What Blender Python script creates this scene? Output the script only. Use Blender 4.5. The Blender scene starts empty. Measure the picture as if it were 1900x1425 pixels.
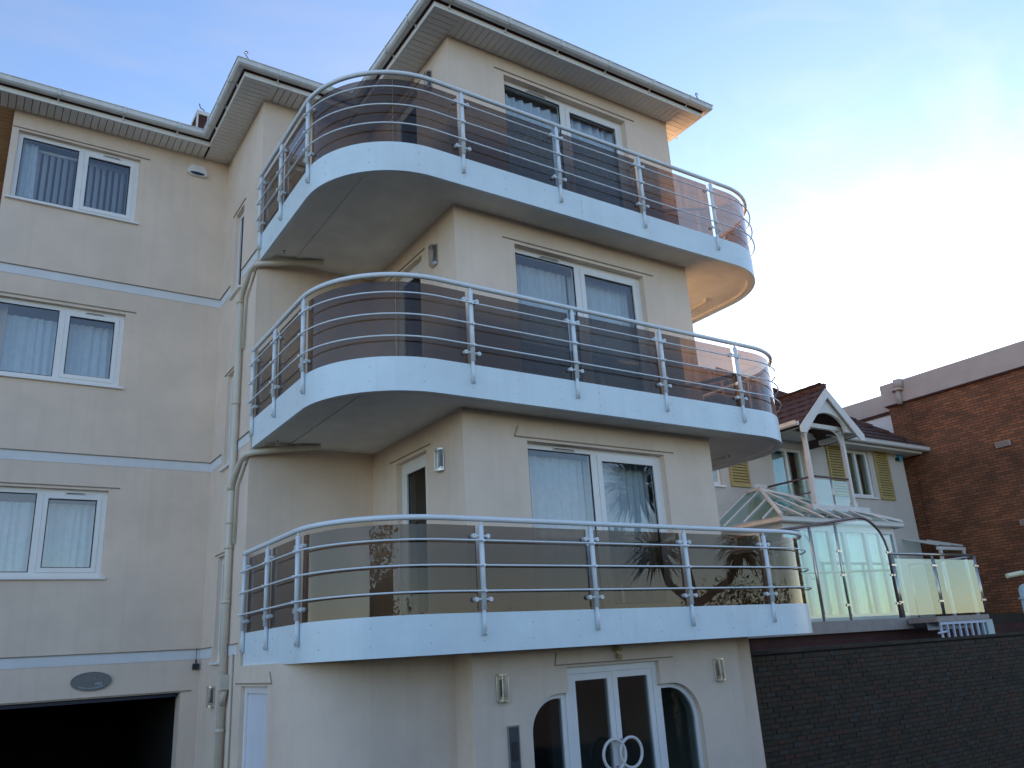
import bpy, bmesh, math, random
from mathutils import Vector, Matrix
random.seed(7)
R_ = math.radians
scene = bpy.context.scene
COL = scene.collection
PI = math.pi

# ------------------------------------------------------------------ camera
GZ = -0.42                                            # forecourt level
GL = -0.84                                            # lower ground at the right
CAM = Vector((-4.7699, -8.1078, 1.9184))
YAW, PITCH, ROLL, FPX = 0.5972, 0.3152, -0.0603, 1523.45
fw = Vector((math.sin(YAW)*math.cos(PITCH), math.cos(YAW)*math.cos(PITCH), math.sin(PITCH)))
r0 = Vector((math.cos(YAW), -math.sin(YAW), 0)); u0 = r0.cross(fw)
cr, sr = math.cos(ROLL), math.sin(ROLL)
rt = r0*cr + u0*sr; up = u0*cr - r0*sr
cd = bpy.data.cameras.new("camera"); cam = bpy.data.objects.new("camera", cd); COL.objects.link(cam)
cd.sensor_width = 36; cd.lens = FPX/1900*36; cd.clip_start = 0.05; cd.clip_end = 5000
cam.matrix_world = Matrix(((rt.x, up.x, -fw.x, CAM.x), (rt.y, up.y, -fw.y, CAM.y), (rt.z, up.z, -fw.z, CAM.z), (0, 0, 0, 1)))
scene.camera = cam

# ------------------------------------------------------------------ sky, sun, exposure
SUN_EL, SUN_AZ = R_(14.6), R_(59.5)                   # azimuth from +Y towards +X
world = bpy.data.worlds.new("World"); scene.world = world; world.use_nodes = True
nt = world.node_tree; nt.nodes.clear()
wo = nt.nodes.new("ShaderNodeOutputWorld"); bg = nt.nodes.new("ShaderNodeBackground")
sky = nt.nodes.new("ShaderNodeTexSky"); sky.sky_type = 'NISHITA'; sky.sun_disc = False
sky.sun_elevation = SUN_EL; sky.sun_rotation = SUN_AZ
sky.altitude = 0; sky.air_density = 1.0; sky.dust_density = 0.15; sky.ozone_density = 2.2
bg.inputs['Strength'].default_value = 0.123
# thin wispy high cloud over the whole sky
tc = nt.nodes.new("ShaderNodeTexCoord"); mp = nt.nodes.new("ShaderNodeMapping")
mp.inputs['Scale'].default_value = (1.2, 3.2, 5.0); mp.inputs['Rotation'].default_value = (0.3, 0.2, 0.9)
nz = nt.nodes.new("ShaderNodeTexNoise"); nz.inputs['Scale'].default_value = 1.6; nz.inputs['Detail'].default_value = 7; nz.inputs['Roughness'].default_value = 0.55; nz.inputs['Distortion'].default_value = 0.6
rp = nt.nodes.new("ShaderNodeValToRGB"); rp.color_ramp.elements[0].position = 0.46; rp.color_ramp.elements[0].color = (0, 0, 0, 1)
rp.color_ramp.elements[1].position = 0.8; rp.color_ramp.elements[1].color = (0.40, 0.40, 0.40, 1)
bwm = nt.nodes.new("ShaderNodeRGBToBW")
cm = nt.nodes.new("ShaderNodeCombineColor")
gm = nt.nodes.new("ShaderNodeMath"); gm.operation = 'MULTIPLY'; gm.inputs[1].default_value = 1.35
mx = nt.nodes.new("ShaderNodeMix"); mx.data_type = 'RGBA'
L = nt.links.new
L(tc.outputs['Generated'], mp.inputs['Vector']); L(mp.outputs['Vector'], nz.inputs['Vector']); L(nz.outputs['Fac'], rp.inputs['Fac'])
L(sky.outputs['Color'], bwm.inputs['Color']); L(bwm.outputs['Val'], gm.inputs[0])
for k in range(3): L(gm.outputs[0], cm.inputs[k])
L(rp.outputs['Color'], mx.inputs['Factor']); L(sky.outputs['Color'], mx.inputs['A']); L(cm.outputs['Color'], mx.inputs['B'])
tn = nt.nodes.new("ShaderNodeMix"); tn.data_type = 'RGBA'; tn.blend_type = 'MULTIPLY'; tn.inputs['Factor'].default_value = 1.0; tn.inputs['B'].default_value = (0.955, 0.905, 0.955, 1)
L(mx.outputs['Result'], tn.inputs['A']); L(tn.outputs['Result'], bg.inputs['Color']); L(bg.outputs['Background'], wo.inputs['Surface'])

sl = bpy.data.lights.new("sun", 'SUN'); sun = bpy.data.objects.new("sun", sl); COL.objects.link(sun)
sl.energy = 5.0; sl.angle = R_(0.5); sl.color = (1.0, 0.66, 0.36)
sdir = Vector((math.sin(SUN_AZ)*math.cos(SUN_EL), math.cos(SUN_AZ)*math.cos(SUN_EL), math.sin(SUN_EL)))
sun.rotation_euler = (-sdir).to_track_quat('-Z', 'Y').to_euler(); sun.location = (20, 12, 20)

vs = scene.view_settings
vs.view_transform = 'Standard'; vs.look = 'None'; vs.gamma = 1.0; vs.exposure = 1.6; vs.use_curve_mapping = False
scene.cycles.max_bounces = 9; scene.cycles.diffuse_bounces = 5; scene.cycles.glossy_bounces = 4
scene.cycles.transparent_max_bounces = 24; scene.cycles.transmission_bounces = 4
scene.cycles.caustics_reflective = False; scene.cycles.caustics_refractive = False

# ------------------------------------------------------------------ materials
def new_mat(name):
    m = bpy.data.materials.new(name); m.use_nodes = True
    return m, m.node_tree.nodes, m.node_tree.links
def pmat(name, col, rough=0.6, metal=0.0, var=0.0, vscale=3.0, bump=0.0, bscale=200.0, spec=0.5, streak=0.0, stcol=None):
    m, N, K = new_mat(name)
    b = N['Principled BSDF']; b.inputs['Base Color'].default_value = (*col, 1); b.inputs['Roughness'].default_value = rough
    b.inputs['Metallic'].default_value = metal; b.inputs['Specular IOR Level'].default_value = spec
    t = N.new('ShaderNodeTexCoord')
    g = N.new('ShaderNodeNewGeometry')
    last = None
    if var > 0:
        n = N.new('ShaderNodeTexNoise'); n.inputs['Scale'].default_value = vscale; n.inputs['Detail'].default_value = 6; n.inputs['Roughness'].default_value = 0.65
        K.new(g.outputs['Position'], n.inputs['Vector'])
        r = N.new('ShaderNodeMapRange'); r.inputs['From Min'].default_value = 0.3; r.inputs['From Max'].default_value = 0.7
        r.inputs['To Min'].default_value = 1-var; r.inputs['To Max'].default_value = 1+var*0.5
        K.new(n.outputs['Fac'], r.inputs['Value'])
        mixn = N.new('ShaderNodeMix'); mixn.data_type = 'RGBA'; mixn.blend_type = 'MULTIPLY'; mixn.inputs['Factor'].default_value = 1
        mixn.inputs['A'].default_value = (*col, 1); K.new(r.outputs['Result'], mixn.inputs['B'])
        last = mixn.outputs['Result']
    if streak > 0:
        mpn = N.new('ShaderNodeMapping'); mpn.inputs['Scale'].default_value = (9, 9, 0.35); K.new(g.outputs['Position'], mpn.inputs['Vector'])
        n2 = N.new('ShaderNodeTexNoise'); n2.inputs['Scale'].default_value = 1.0; n2.inputs['Detail'].default_value = 5; K.new(mpn.outputs['Vector'], n2.inputs['Vector'])
        r2 = N.new('ShaderNodeMapRange'); r2.inputs['From Min'].default_value = 0.52; r2.inputs['From Max'].default_value = 0.8; r2.inputs['To Max'].default_value = streak
        K.new(n2.outputs['Fac'], r2.inputs['Value'])
        mx2 = N.new('ShaderNodeMix'); mx2.data_type = 'RGBA'; K.new(r2.outputs['Result'], mx2.inputs['Factor'])
        if last: K.new(last, mx2.inputs['A'])
        else: mx2.inputs['A'].default_value = (*col, 1)
        mx2.inputs['B'].default_value = (*(stcol or tuple(c*0.6 for c in col)), 1)
        last = mx2.outputs['Result']
    if last: K.new(last, b.inputs['Base Color'])
    if bump > 0:
        n3 = N.new('ShaderNodeTexNoise'); n3.inputs['Scale'].default_value = bscale; n3.inputs['Detail'].default_value = 3; K.new(g.outputs['Position'], n3.inputs['Vector'])
        bp = N.new('ShaderNodeBump'); bp.inputs['Strength'].default_value = bump; bp.inputs['Distance'].default_value = 0.004
        K.new(n3.outputs['Fac'], bp.inputs['Height']); K.new(bp.outputs['Normal'], b.inputs['Normal'])
    return m
def glass_mat(name, tint, ior=1.55, gloss=(1, 1, 1), dirt=0.0, dirtcol=(0.8, 0.6, 0.4)):
    """see-through coloured pane: tinted transmission, mirror reflection on its outer skin, faint dust"""
    m, N, K = new_mat(name); N.remove(N['Principled BSDF']); out = N['Material Output']
    tr = N.new('ShaderNodeBsdfTransparent'); tr.inputs['Color'].default_value = (*[c**0.5 for c in tint], 1)
    gl = N.new('ShaderNodeBsdfGlossy'); gl.inputs['Roughness'].default_value = 0.0; gl.inputs['Color'].default_value = (*gloss, 1)
    fr = N.new('ShaderNodeFresnel'); fr.inputs['IOR'].default_value = ior
    ge = N.new('ShaderNodeNewGeometry')
    inv = N.new('ShaderNodeMath'); inv.operation = 'SUBTRACT'; inv.inputs[0].default_value = 1.0; K.new(ge.outputs['Backfacing'], inv.inputs[1])
    mu = N.new('ShaderNodeMath'); mu.operation = 'MULTIPLY'; K.new(fr.outputs['Fac'], mu.inputs[0]); K.new(inv.outputs[0], mu.inputs[1])
    mix = N.new('ShaderNodeMixShader'); K.new(mu.outputs[0], mix.inputs['Fac'])
    base = tr.outputs[0]
    if dirt > 0:
        tl = N.new('ShaderNodeBsdfTranslucent'); tl.inputs['Color'].default_value = (*dirtcol, 1)
        mpn = N.new('ShaderNodeMapping'); mpn.inputs['Scale'].default_value = (14, 14, 1.1); K.new(ge.outputs['Position'], mpn.inputs['Vector'])
        n2 = N.new('ShaderNodeTexNoise'); n2.inputs['Scale'].default_value = 1.0; n2.inputs['Detail'].default_value = 5; K.new(mpn.outputs['Vector'], n2.inputs['Vector'])
        r2 = N.new('ShaderNodeMapRange'); r2.inputs['From Min'].default_value = 0.35; r2.inputs['From Max'].default_value = 0.75; r2.inputs['To Min'].default_value = dirt*0.25; r2.inputs['To Max'].default_value = dirt
        K.new(n2.outputs['Fac'], r2.inputs['Value'])
        m2 = N.new('ShaderNodeMixShader'); K.new(r2.outputs['Result'], m2.inputs['Fac']); K.new(tr.outputs[0], m2.inputs[1]); K.new(tl.outputs[0], m2.inputs[2])
        base = m2.outputs[0]
    K.new(base, mix.inputs[1]); K.new(gl.outputs[0], mix.inputs[2]); K.new(mix.outputs[0], out.inputs['Surface'])
    return m
def brick_mat(name, c1, c2, mortar, row, width, axis='X', bump=0.5):
    m, N, K = new_mat(name); b = N['Principled BSDF']; b.inputs['Roughness'].default_value = 0.9
    g = N.new('ShaderNodeNewGeometry'); sp = N.new('ShaderNodeSeparateXYZ'); cb = N.new('ShaderNodeCombineXYZ')
    K.new(g.outputs['Position'], sp.inputs[0])
    K.new(sp.outputs['X' if axis == 'X' else 'Y'], cb.inputs[0]); K.new(sp.outputs['Z'], cb.inputs[1])
    t = N.new('ShaderNodeTexBrick'); t.inputs['Scale'].default_value = 1.0; t.inputs['Brick Width'].default_value = width; t.inputs['Row Height'].default_value = row
    t.inputs['Mortar Size'].default_value = row*0.12; t.inputs['Color1'].default_value = (*c1, 1); t.inputs['Color2'].default_value = (*c2, 1); t.inputs['Mortar'].default_value = (*mortar, 1)
    t.inputs['Bias'].default_value = -0.1
    K.new(cb.outputs[0], t.inputs['Vector'])
    n = N.new('ShaderNodeTexNoise'); n.inputs['Scale'].default_value = 1.3; n.inputs['Detail'].default_value = 6; K.new(g.outputs['Position'], n.inputs['Vector'])
    r = N.new('ShaderNodeMapRange'); r.inputs['From Min'].default_value = 0.3; r.inputs['From Max'].default_value = 0.7; r.inputs['To Min'].default_value = 0.65; r.inputs['To Max'].default_value = 1.2
    K.new(n.outputs['Fac'], r.inputs['Value'])
    mm = N.new('ShaderNodeMix'); mm.data_type = 'RGBA'; mm.blend_type = 'MULTIPLY'; mm.inputs['Factor'].default_value = 1
    K.new(t.outputs['Color'], mm.inputs['A']); K.new(r.outputs['Result'], mm.inputs['B']); K.new(mm.outputs['Result'], b.inputs['Base Color'])
    bp = N.new('ShaderNodeBump'); bp.invert = True; bp.inputs['Strength'].default_value = bump; bp.inputs['Distance'].default_value = 0.01
    K.new(t.outputs['Fac'], bp.inputs['Height']); K.new(bp.outputs['Normal'], b.inputs['Normal'])
    return m
M = {}
M['render'] = pmat('cream_render', (0.775, 0.645, 0.53), 0.92, var=0.10, vscale=1.3, bump=0.5, bscale=160, spec=0.2, streak=0.20, stcol=(0.48, 0.42, 0.33))
M['band'] = pmat('white_band', (0.74, 0.76, 0.78), 0.8, var=0.06, vscale=4, bump=0.3, bscale=140, streak=0.10)
M['bead'] = pmat('bead', (0.30, 0.25, 0.19), 0.7, var=0.2, vscale=10)
M['upvc'] = pmat('white_upvc', (0.80, 0.80, 0.79), 0.35, var=0.04, vscale=5)
M['fascia'] = pmat('white_metal_fascia', (0.72, 0.85, 0.91), 0.38, var=0.07, vscale=2.5, streak=0.16, stcol=(0.50, 0.55, 0.57))
M['rail'] = pmat('white_rail_paint', (0.75, 0.81, 0.85), 0.32, var=0.04, vscale=6)
M['bolt'] = pmat('bolt_steel', (0.45, 0.47, 0.5), 0.35, metal=0.8)
M['soffit'] = pmat('slab_soffit_paint', (0.80, 0.80, 0.75), 0.85, var=0.16, vscale=1.6, bump=0.2, bscale=80)
M['tile_floor'] = pmat('balcony_floor', (0.66, 0.52, 0.38), 0.7, var=0.15, vscale=6)
M['board'] = pmat('soffit_board', (0.80, 0.79, 0.75), 0.5, var=0.10, vscale=3)
M['boardtan'] = pmat('soffit_board_tan', (0.52, 0.36, 0.2), 0.6, var=0.2, vscale=3)
M['gutter'] = pmat('gutter_plastic', (0.72, 0.72, 0.69), 0.4, var=0.14, vscale=4, streak=0.2, stcol=(0.35, 0.34, 0.28))
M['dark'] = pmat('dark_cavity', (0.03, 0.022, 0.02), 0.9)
M['roof'] = pmat('roof_tile_brown', (0.12, 0.07, 0.05), 0.85, var=0.3, vscale=6, bump=0.4, bscale=30)
M['pipe'] = pmat('pipe_cream', (0.66, 0.60, 0.49), 0.45, var=0.08, vscale=6, streak=0.08)
M['tint'] = glass_mat('bronze_glass', (0.235, 0.182, 0.145), 1.5, dirt=0.10, dirtcol=(0.85, 0.62, 0.38))
M['glass'] = glass_mat('window_glass', (0.80, 0.86, 0.88), 2.1)
M['doorglass'] = glass_mat('door_glass', (0.42, 0.52, 0.54), 1.5)
M['clearglass'] = glass_mat('terrace_glass', (0.78, 0.92, 0.89), 2.25, gloss=(0.78, 0.95, 1.0))
M['netcurtain'] = pmat('net_curtain', (0.62, 0.68, 0.72), 0.9, var=0.10, vscale=12)
M['palesheet'] = pmat('pale_sheet', (0.74, 0.80, 0.78), 0.9, var=0.06, vscale=5)
M['blind'] = pmat('vertical_blind', (0.56, 0.58, 0.62), 0.8)
M['steel'] = pmat('stainless_steel', (0.55, 0.53, 0.49), 0.28, metal=0.9, var=0.1, vscale=20)
M['bulb'] = pmat('frosted_bulb', (0.75, 0.72, 0.66), 0.4)
M['lampglass'] = glass_mat('lamp_glass', (0.85, 0.87, 0.87), 1.5)
M['interior'] = pmat('room_plaster', (0.30, 0.28, 0.25), 0.9, var=0.1)
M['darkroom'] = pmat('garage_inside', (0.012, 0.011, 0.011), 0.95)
M['wood'] = pmat('dark_wood', (0.08, 0.05, 0.035), 0.6, var=0.3, vscale=8)
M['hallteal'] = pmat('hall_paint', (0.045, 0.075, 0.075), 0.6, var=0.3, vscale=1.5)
M['doorwhite'] = pmat('painted_door', (0.72, 0.75, 0.82), 0.5, var=0.05)
M['plaque'] = pmat('grey_plaque', (0.17, 0.18, 0.175), 0.5, var=0.2, vscale=30)
M['plaquetext'] = pmat('plaque_lettering', (0.42, 0.46, 0.50), 0.5)
M['plaquetext2'] = pmat('plaque_emblem', (0.26, 0.22, 0.20), 0.5)
M['black'] = pmat('black_plastic', (0.02, 0.02, 0.024), 0.5)
M['bluelens'] = pmat('dark_blue_lens', (0.02, 0.035, 0.10), 0.3)
M['beigeplastic'] = pmat('beige_plastic', (0.50, 0.42, 0.22), 0.5, var=0.1, vscale=20)
M['panel'] = pmat('intercom_metal', (0.05, 0.075, 0.085), 0.4, metal=0.2, var=0.3, vscale=25)
M['asphalt'] = pmat('asphalt', (0.042, 0.042, 0.044), 0.95, var=0.25, vscale=2.0, bump=0.6, bscale=90)
M['hrender'] = pmat('house_render', (0.60, 0.56, 0.50), 0.92, var=0.08, vscale=1.5, bump=0.3, bscale=140)
M['shutter'] = pmat('olive_yellow_shutter', (0.44, 0.34, 0.135), 0.6, var=0.15, vscale=8)
M['htile'] = pmat('red_roof_tile', (0.085, 0.042, 0.034), 0.85, var=0.35, vscale=9, bump=0.4, bscale=60)
M['hwhite'] = pmat('house_white_trim', (0.72, 0.71, 0.68), 0.5, var=0.07, vscale=4)
M['curtaingold'] = pmat('gold_curtain', (0.30, 0.25, 0.16), 0.9, var=0.2, vscale=9)
M['crail'] = pmat('brown_rail', (0.16, 0.11, 0.11), 0.35, metal=0.5)
M['bigbrick'] = brick_mat('hall_brick', (0.30, 0.11, 0.045), (0.15, 0.06, 0.028), (0.07, 0.045, 0.032), 0.074, 0.232, 'Y')
M['coping'] = pmat('hall_coping', (0.46, 0.38, 0.33), 0.8, var=0.1, vscale=2)
M['darkbrickback'] = pmat('dark_mortar', (0.007, 0.006, 0.005), 0.95, var=0.3)
for i, c in enumerate([(0.050, 0.037, 0.022), (0.060, 0.036, 0.021), (0.036, 0.029, 0.019), (0.070, 0.034, 0.021), (0.052, 0.046, 0.037)]):
    M['db%d' % i] = pmat('dark_brick_%d' % i, c, 0.9, var=0.35, vscale=14, bump=0.7, bscale=60)
M['redbrick'] = brick_mat('terrace_brick', (0.075, 0.02, 0.018), (0.055, 0.018, 0.015), (0.05, 0.03, 0.025), 0.075, 0.225, 'X')
M['slab'] = pmat('terrace_slab', (0.36, 0.31, 0.28), 0.85, var=0.15, vscale=5)
M['leaf'] = pmat('cordyline_leaf', (0.05, 0.075, 0.03), 0.5, var=0.3, vscale=5)
M['bark'] = pmat('palm_bark', (0.09, 0.07, 0.05), 0.95, var=0.3, vscale=14, bump=0.8, bscale=40)
M['hedge'] = pmat('hedge_leaf', (0.025, 0.045, 0.018), 0.7, var=0.4, vscale=3)
M['hill'] = pmat('hill_grass', (0.06, 0.075, 0.035), 0.95, var=0.3, vscale=0.05)
M['paleblue'] = pmat('pale_panel', (0.55, 0.60, 0.72), 0.6, var=0.05)
M['paleteal'] = pmat('pale_post_paint', (0.42, 0.53, 0.55), 0.5, var=0.1, vscale=6)
M['cream'] = pmat('cream_lamp_housing', (0.75, 0.68, 0.45), 0.5)
M['cyan'] = pmat('cyan_plastic', (0.05, 0.35, 0.55), 0.4)
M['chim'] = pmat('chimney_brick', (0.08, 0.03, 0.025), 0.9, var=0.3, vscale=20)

# ------------------------------------------------------------------ mesh helpers
ORG = {}
def link(o): COL.objects.link(o); return o
def empty(name, loc, label, cat, group=None):
    o = link(bpy.data.objects.new(name, None)); o.location = loc; ORG[o] = Vector(loc); o.empty_display_size = 0.2
    o['label'] = label; o['category'] = cat
    if group: o['group'] = group
    return o
def tag(o, label=None, cat=None, group=None, kind=None):
    if label: o['label'] = label
    if cat: o['category'] = cat
    if group: o['group'] = group
    if kind: o['kind'] = kind
    return o
class B:
    def __init__(s): s.v = []; s.f = []; s.mi = []
    def add(s, V, F, mi=0):
        n = len(s.v); s.v += [tuple(p) for p in V]; s.f += [tuple(i+n for i in f) for f in F]; s.mi += [mi]*len(F); return s
    def box(s, lo, hi, mi=0):
        (a, b, c), (d, e, f) = lo, hi
        return s.add([(a, b, c), (d, b, c), (d, e, c), (a, e, c), (a, b, f), (d, b, f), (d, e, f), (a, e, f)],
                     [(0, 3, 2, 1), (4, 5, 6, 7), (0, 1, 5, 4), (1, 2, 6, 5), (2, 3, 7, 6), (3, 0, 4, 7)], mi)
    def tbox(s, T, u0, u1, d0, d1, z0, z1, mi=0):
        V = [T(u, d, z) for z in (z0, z1) for (u, d) in ((u0, d0), (u1, d0), (u1, d1), (u0, d1))]
        return s.add(V, [(0, 3, 2, 1), (4, 5, 6, 7), (0, 1, 5, 4), (1, 2, 6, 5), (2, 3, 7, 6), (3, 0, 4, 7)], mi)
    def prism(s, poly, axis_fn, a, b, mi=0):
        """poly: list of 2-D points, axis_fn(p, t) -> 3-D, extruded from t=a to t=b"""
        n = len(poly); V = [axis_fn(p, a) for p in poly] + [axis_fn(p, b) for p in poly]
        F = [tuple(range(n))[::-1], tuple(range(n, 2*n))] + [(i, (i+1) % n, n+(i+1) % n, n+i) for i in range(n)]
        return s.add(V, F, mi)
    def tube(s, pts, r, n=8, caps=True, mi=0, r1=None):
        pts = [Vector(p) for p in pts]; m = len(pts); V = []; ref = None
        for i, p in enumerate(pts):
            t = (pts[min(i+1, m-1)] - pts[max(i-1, 0)]).normalized()
            if ref is None: ref = Vector((0, 0, 1)) if abs(t.z) < 0.9 else Vector((1, 0, 0))
            a = (ref - t*ref.dot(t)).normalized(); b = t.cross(a); ref = a
            rr = r if r1 is None else r + (r1-r)*i/(m-1)
            for k in range(n):
                an = 2*PI*k/n; V.append(p + a*math.cos(an)*rr + b*math.sin(an)*rr)
        F = [(i*n+k, i*n+(k+1) % n, (i+1)*n+(k+1) % n, (i+1)*n+k) for i in range(m-1) for k in range(n)]
        if caps: F += [tuple(range(n))[::-1], tuple(range((m-1)*n, m*n))]
        return s.add(V, F, mi)
    def sweep(s, prof, path, mi=0):
        """closed profile [(outward offset, z)] swept along a plan polyline; outward = right of travel"""
        P = [Vector(p) for p in path]; m = len(P); V = []; n = len(prof)
        ns = []
        for i in range(m-1):
            d = (P[i+1]-P[i]).normalized(); ns.append(Vector((d.y, -d.x)))
        for i in range(m):
            a = ns[max(i-1, 0)]; b = ns[min(i, m-2)]; o = (a+b)/(1+a.dot(b))
            for off, z in prof: V.append((P[i].x+o.x*off, P[i].y+o.y*off, z))
        F = [(i*n+k, i*n+(k+1) % n, (i+1)*n+(k+1) % n, (i+1)*n+k) for i in range(m-1) for k in range(n)]
        F += [tuple(range(n))[::-1], tuple(range((m-1)*n, m*n))]
        return s.add(V, F, mi)
    def build(s, name, mat, parent=None, smooth=False, recalc=True, origin=None):
        V = [Vector(p) for p in s.v]
        xs = [p.x for p in V]; ys = [p.y for p in V]; zs = [p.z for p in V]
        o0 = Vector(origin) if origin else Vector(((min(xs)+max(xs))/2, (min(ys)+max(ys))/2, min(zs)))
        me = bpy.data.meshes.new(name); me.from_pydata([p-o0 for p in V], [], s.f)
        mats = mat if isinstance(mat, (list, tuple)) else [mat]
        for m in mats: me.materials.append(M[m] if isinstance(m, str) else m)
        if len(mats) > 1:
            for p, k in zip(me.polygons, s.mi): p.material_index = k
        if recalc:
            bm = bmesh.new(); bm.from_mesh(me); bmesh.ops.recalc_face_normals(bm, faces=bm.faces); bm.to_mesh(me); bm.free()
        if smooth:
            for p in me.polygons: p.use_smooth = len(p.vertices) == 4
        ob = link(bpy.data.objects.new(name, me)); ORG[ob] = o0
        place(ob, o0, parent)
        return ob
def place(ob, o0, parent):
    ORG[ob] = Vector(o0)
    if parent is not None: ob.parent = parent; ob.location = Vector(o0) - ORG[parent]
    else: ob.location = o0
    return ob
def inst(src, name, loc, parent, mat=None):
    ob = link(bpy.data.objects.new(name, src.data)); place(ob, loc, parent); return ob
def copy_tree(o, loc, parent=None):
    c = link(o.copy()); off = Vector(loc) - ORG[o]; place(c, loc, parent)
    for ch in o.children: copy_tree(ch, ORG[ch]+off, c)
    return c
def wall(name, T, u0, u1, z0, z1, th, holes, mat, parent):
    """wall slab with rectangular openings; outer face at d=0, inner at d=th; a hole is (u0,u1,z0,z1)"""
    us = sorted({u0, u1, *[h[0] for h in holes], *[h[1] for h in holes]}); zs = sorted({z0, z1, *[h[2] for h in holes], *[h[3] for h in holes]})
    us = [u for u in us if u0 <= u <= u1]; zs = [z for z in zs if z0 <= z <= z1]
    nu, nz_ = len(us)-1, len(zs)-1
    solid = [[not any(h[0] <= (us[i]+us[i+1])/2 <= h[1] and h[2] <= (zs[j]+zs[j+1])/2 <= h[3] for h in holes) for j in range(nz_)] for i in range(nu)]
    b = B(); idx = {}
    def vid(i, j, k):
        if (i, j, k) not in idx: idx[(i, j, k)] = len(b.v); b.v.append(tuple(T(us[i], th*k, zs[j])))
        return idx[(i, j, k)]
    def S(i, j): return 0 <= i < nu and 0 <= j < nz_ and solid[i][j]
    for i in range(nu):
        for j in range(nz_):
            if not solid[i][j]: continue
            for k in (0, 1): b.f.append((vid(i, j, k), vid(i+1, j, k), vid(i+1, j+1, k), vid(i, j+1, k)))
            if not S(i-1, j): b.f.append((vid(i, j, 0), vid(i, j, 1), vid(i, j+1, 1), vid(i, j+1, 0)))
            if not S(i+1, j): b.f.append((vid(i+1, j, 0), vid(i+1, j, 1), vid(i+1, j+1, 1), vid(i+1, j+1, 0)))
            if not S(i, j-1): b.f.append((vid(i, j, 0), vid(i+1, j, 0), vid(i+1, j, 1), vid(i, j, 1)))
            if not S(i, j+1): b.f.append((vid(i, j+1, 0), vid(i+1, j+1, 0), vid(i+1, j+1, 1), vid(i, j+1, 1)))
    b.mi = [0]*len(b.f)
    return b.build(name, mat, parent)

# ------------------------------------------------------------------ dimensions of the apartment building
W, D1, MX, D2, XWL, YB = 4.15, 2.574, 1.76, 4.5625, 4.93, 10.0
H = 2.75; ZE = 10.15; OV = 0.42; TH = 0.28
FR = lambda u, d, z: (u, d, z)                    # bay front, outer face Y=0
SD = lambda u, d, z: (d, u, z)                    # bay left side, outer face X=0 (u is Y)
MD = lambda u, d, z: (u, D1+d, z)                 # recessed middle wall
SM = lambda u, d, z: (-MX+d, u, z)                # stair side wall, u is Y
WG = lambda u, d, z: (u, D2+d, z)                 # left wing front

# ------------------------------------------------------------------ ground
g = B(); g.add([(-700, -700, GL), (700, -700, GL), (700, 900, GL), (-700, 900, GL)], [(0, 1, 2, 3)])
tag(g.build('ground', 'asphalt', recalc=False), kind='structure')
tag(B().box((-40, -16, GL-0.1), (4.9, 12, GZ-0.002)).build('forecourt', 'asphalt'), kind='structure')
hb = B(); n = 60; V = []
for i in range(n+1):
    a = R_(-160+220*i/n) ; x = 260*math.sin(a); y = -260*math.cos(a)
    hh = 4+2.6*math.sin(i*0.31)+1.5*math.sin(i*0.83+1)
    V += [(x, y, GL-0.5), (x*1.12, y*1.12, GL+hh), (x*1.6, y*1.6, GL-0.5)]
F = []
for i in range(n):
    for k in (0, 1): F.append((i*3+k, i*3+3+k, i*3+4+k, i*3+1+k))
hb.add(V, F); tag(hb.build('hills', 'hill', recalc=False, smooth=True), kind='structure')

# ------------------------------------------------------------------ apartment building: walls
APT = empty('apartment_building', (0, 4, GZ), 'cream rendered apartment block with stacked curved balconies and white gutters', 'building')
ZT = ZE+0.12
doors = [(0.92, 3.22, 2.27, 4.40), (0.92, 3.22, 2.27+H, 7.13), (0.92, 3.22, 2.27+2*H, 9.86)]
ent_holes = [(1.27, 2.71, GZ, 1.715), (0.735, 1.27, GZ, 1.44), (2.71, 3.36, GZ, 1.44)]
wall('wall', FR, 0, W, GZ, ZT, TH, doors+ent_holes, 'render', APT)
sdoors = [(0.93, 1.80, 2.27+k*H, 4.42+k*H) for k in range(3)]
wall('wall', SD, TH, D1+TH, 1.95, ZT, TH, sdoors, 'render', APT)
wall('wall', SD, TH, 0.40, GZ, 1.95, TH, [], 'render', APT)
wall('wall', MD, -MX+TH, 0, 1.95, ZT, TH, [], 'render', APT)
nar = [(3.42, 3.87, 7.38, 8.80), (3.42, 3.87, 4.67, 6.10), (3.42, 3.87, 2.02, 3.41)]
gdoor = (1.47, 2.51, GZ, 1.715)
wall('wall', SM, D1, D2+TH, 1.95, ZT, TH, nar, 'render', APT)
wall('wall', SM, 1.30, D2+TH, GZ, 1.95, TH, [gdoor], 'render', APT)
wins = [(-4.84, -3.14, 8.675, 9.82), (-4.84, -3.14, 5.95, 7.11), (-4.84, -3.14, 3.215, 4.41)]
garage = (-4.60, -2.0, GZ, 1.655)
wall('wall', WG, -XWL, -MX, GZ, ZT, TH, wins+[garage], 'render', APT)
wall('wall', lambda u, d, z: (-XWL+d, u, z), D2+TH, YB, GZ, ZT, TH, [], 'render', APT)
wall('wall', lambda u, d, z: (W-d, u, z), TH, YB, GZ, ZT, TH, [], 'render', APT)
wall('wall', lambda u, d, z: (u, YB-d, z), -XWL, W, GZ, ZT, TH, [], 'render', APT)
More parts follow.
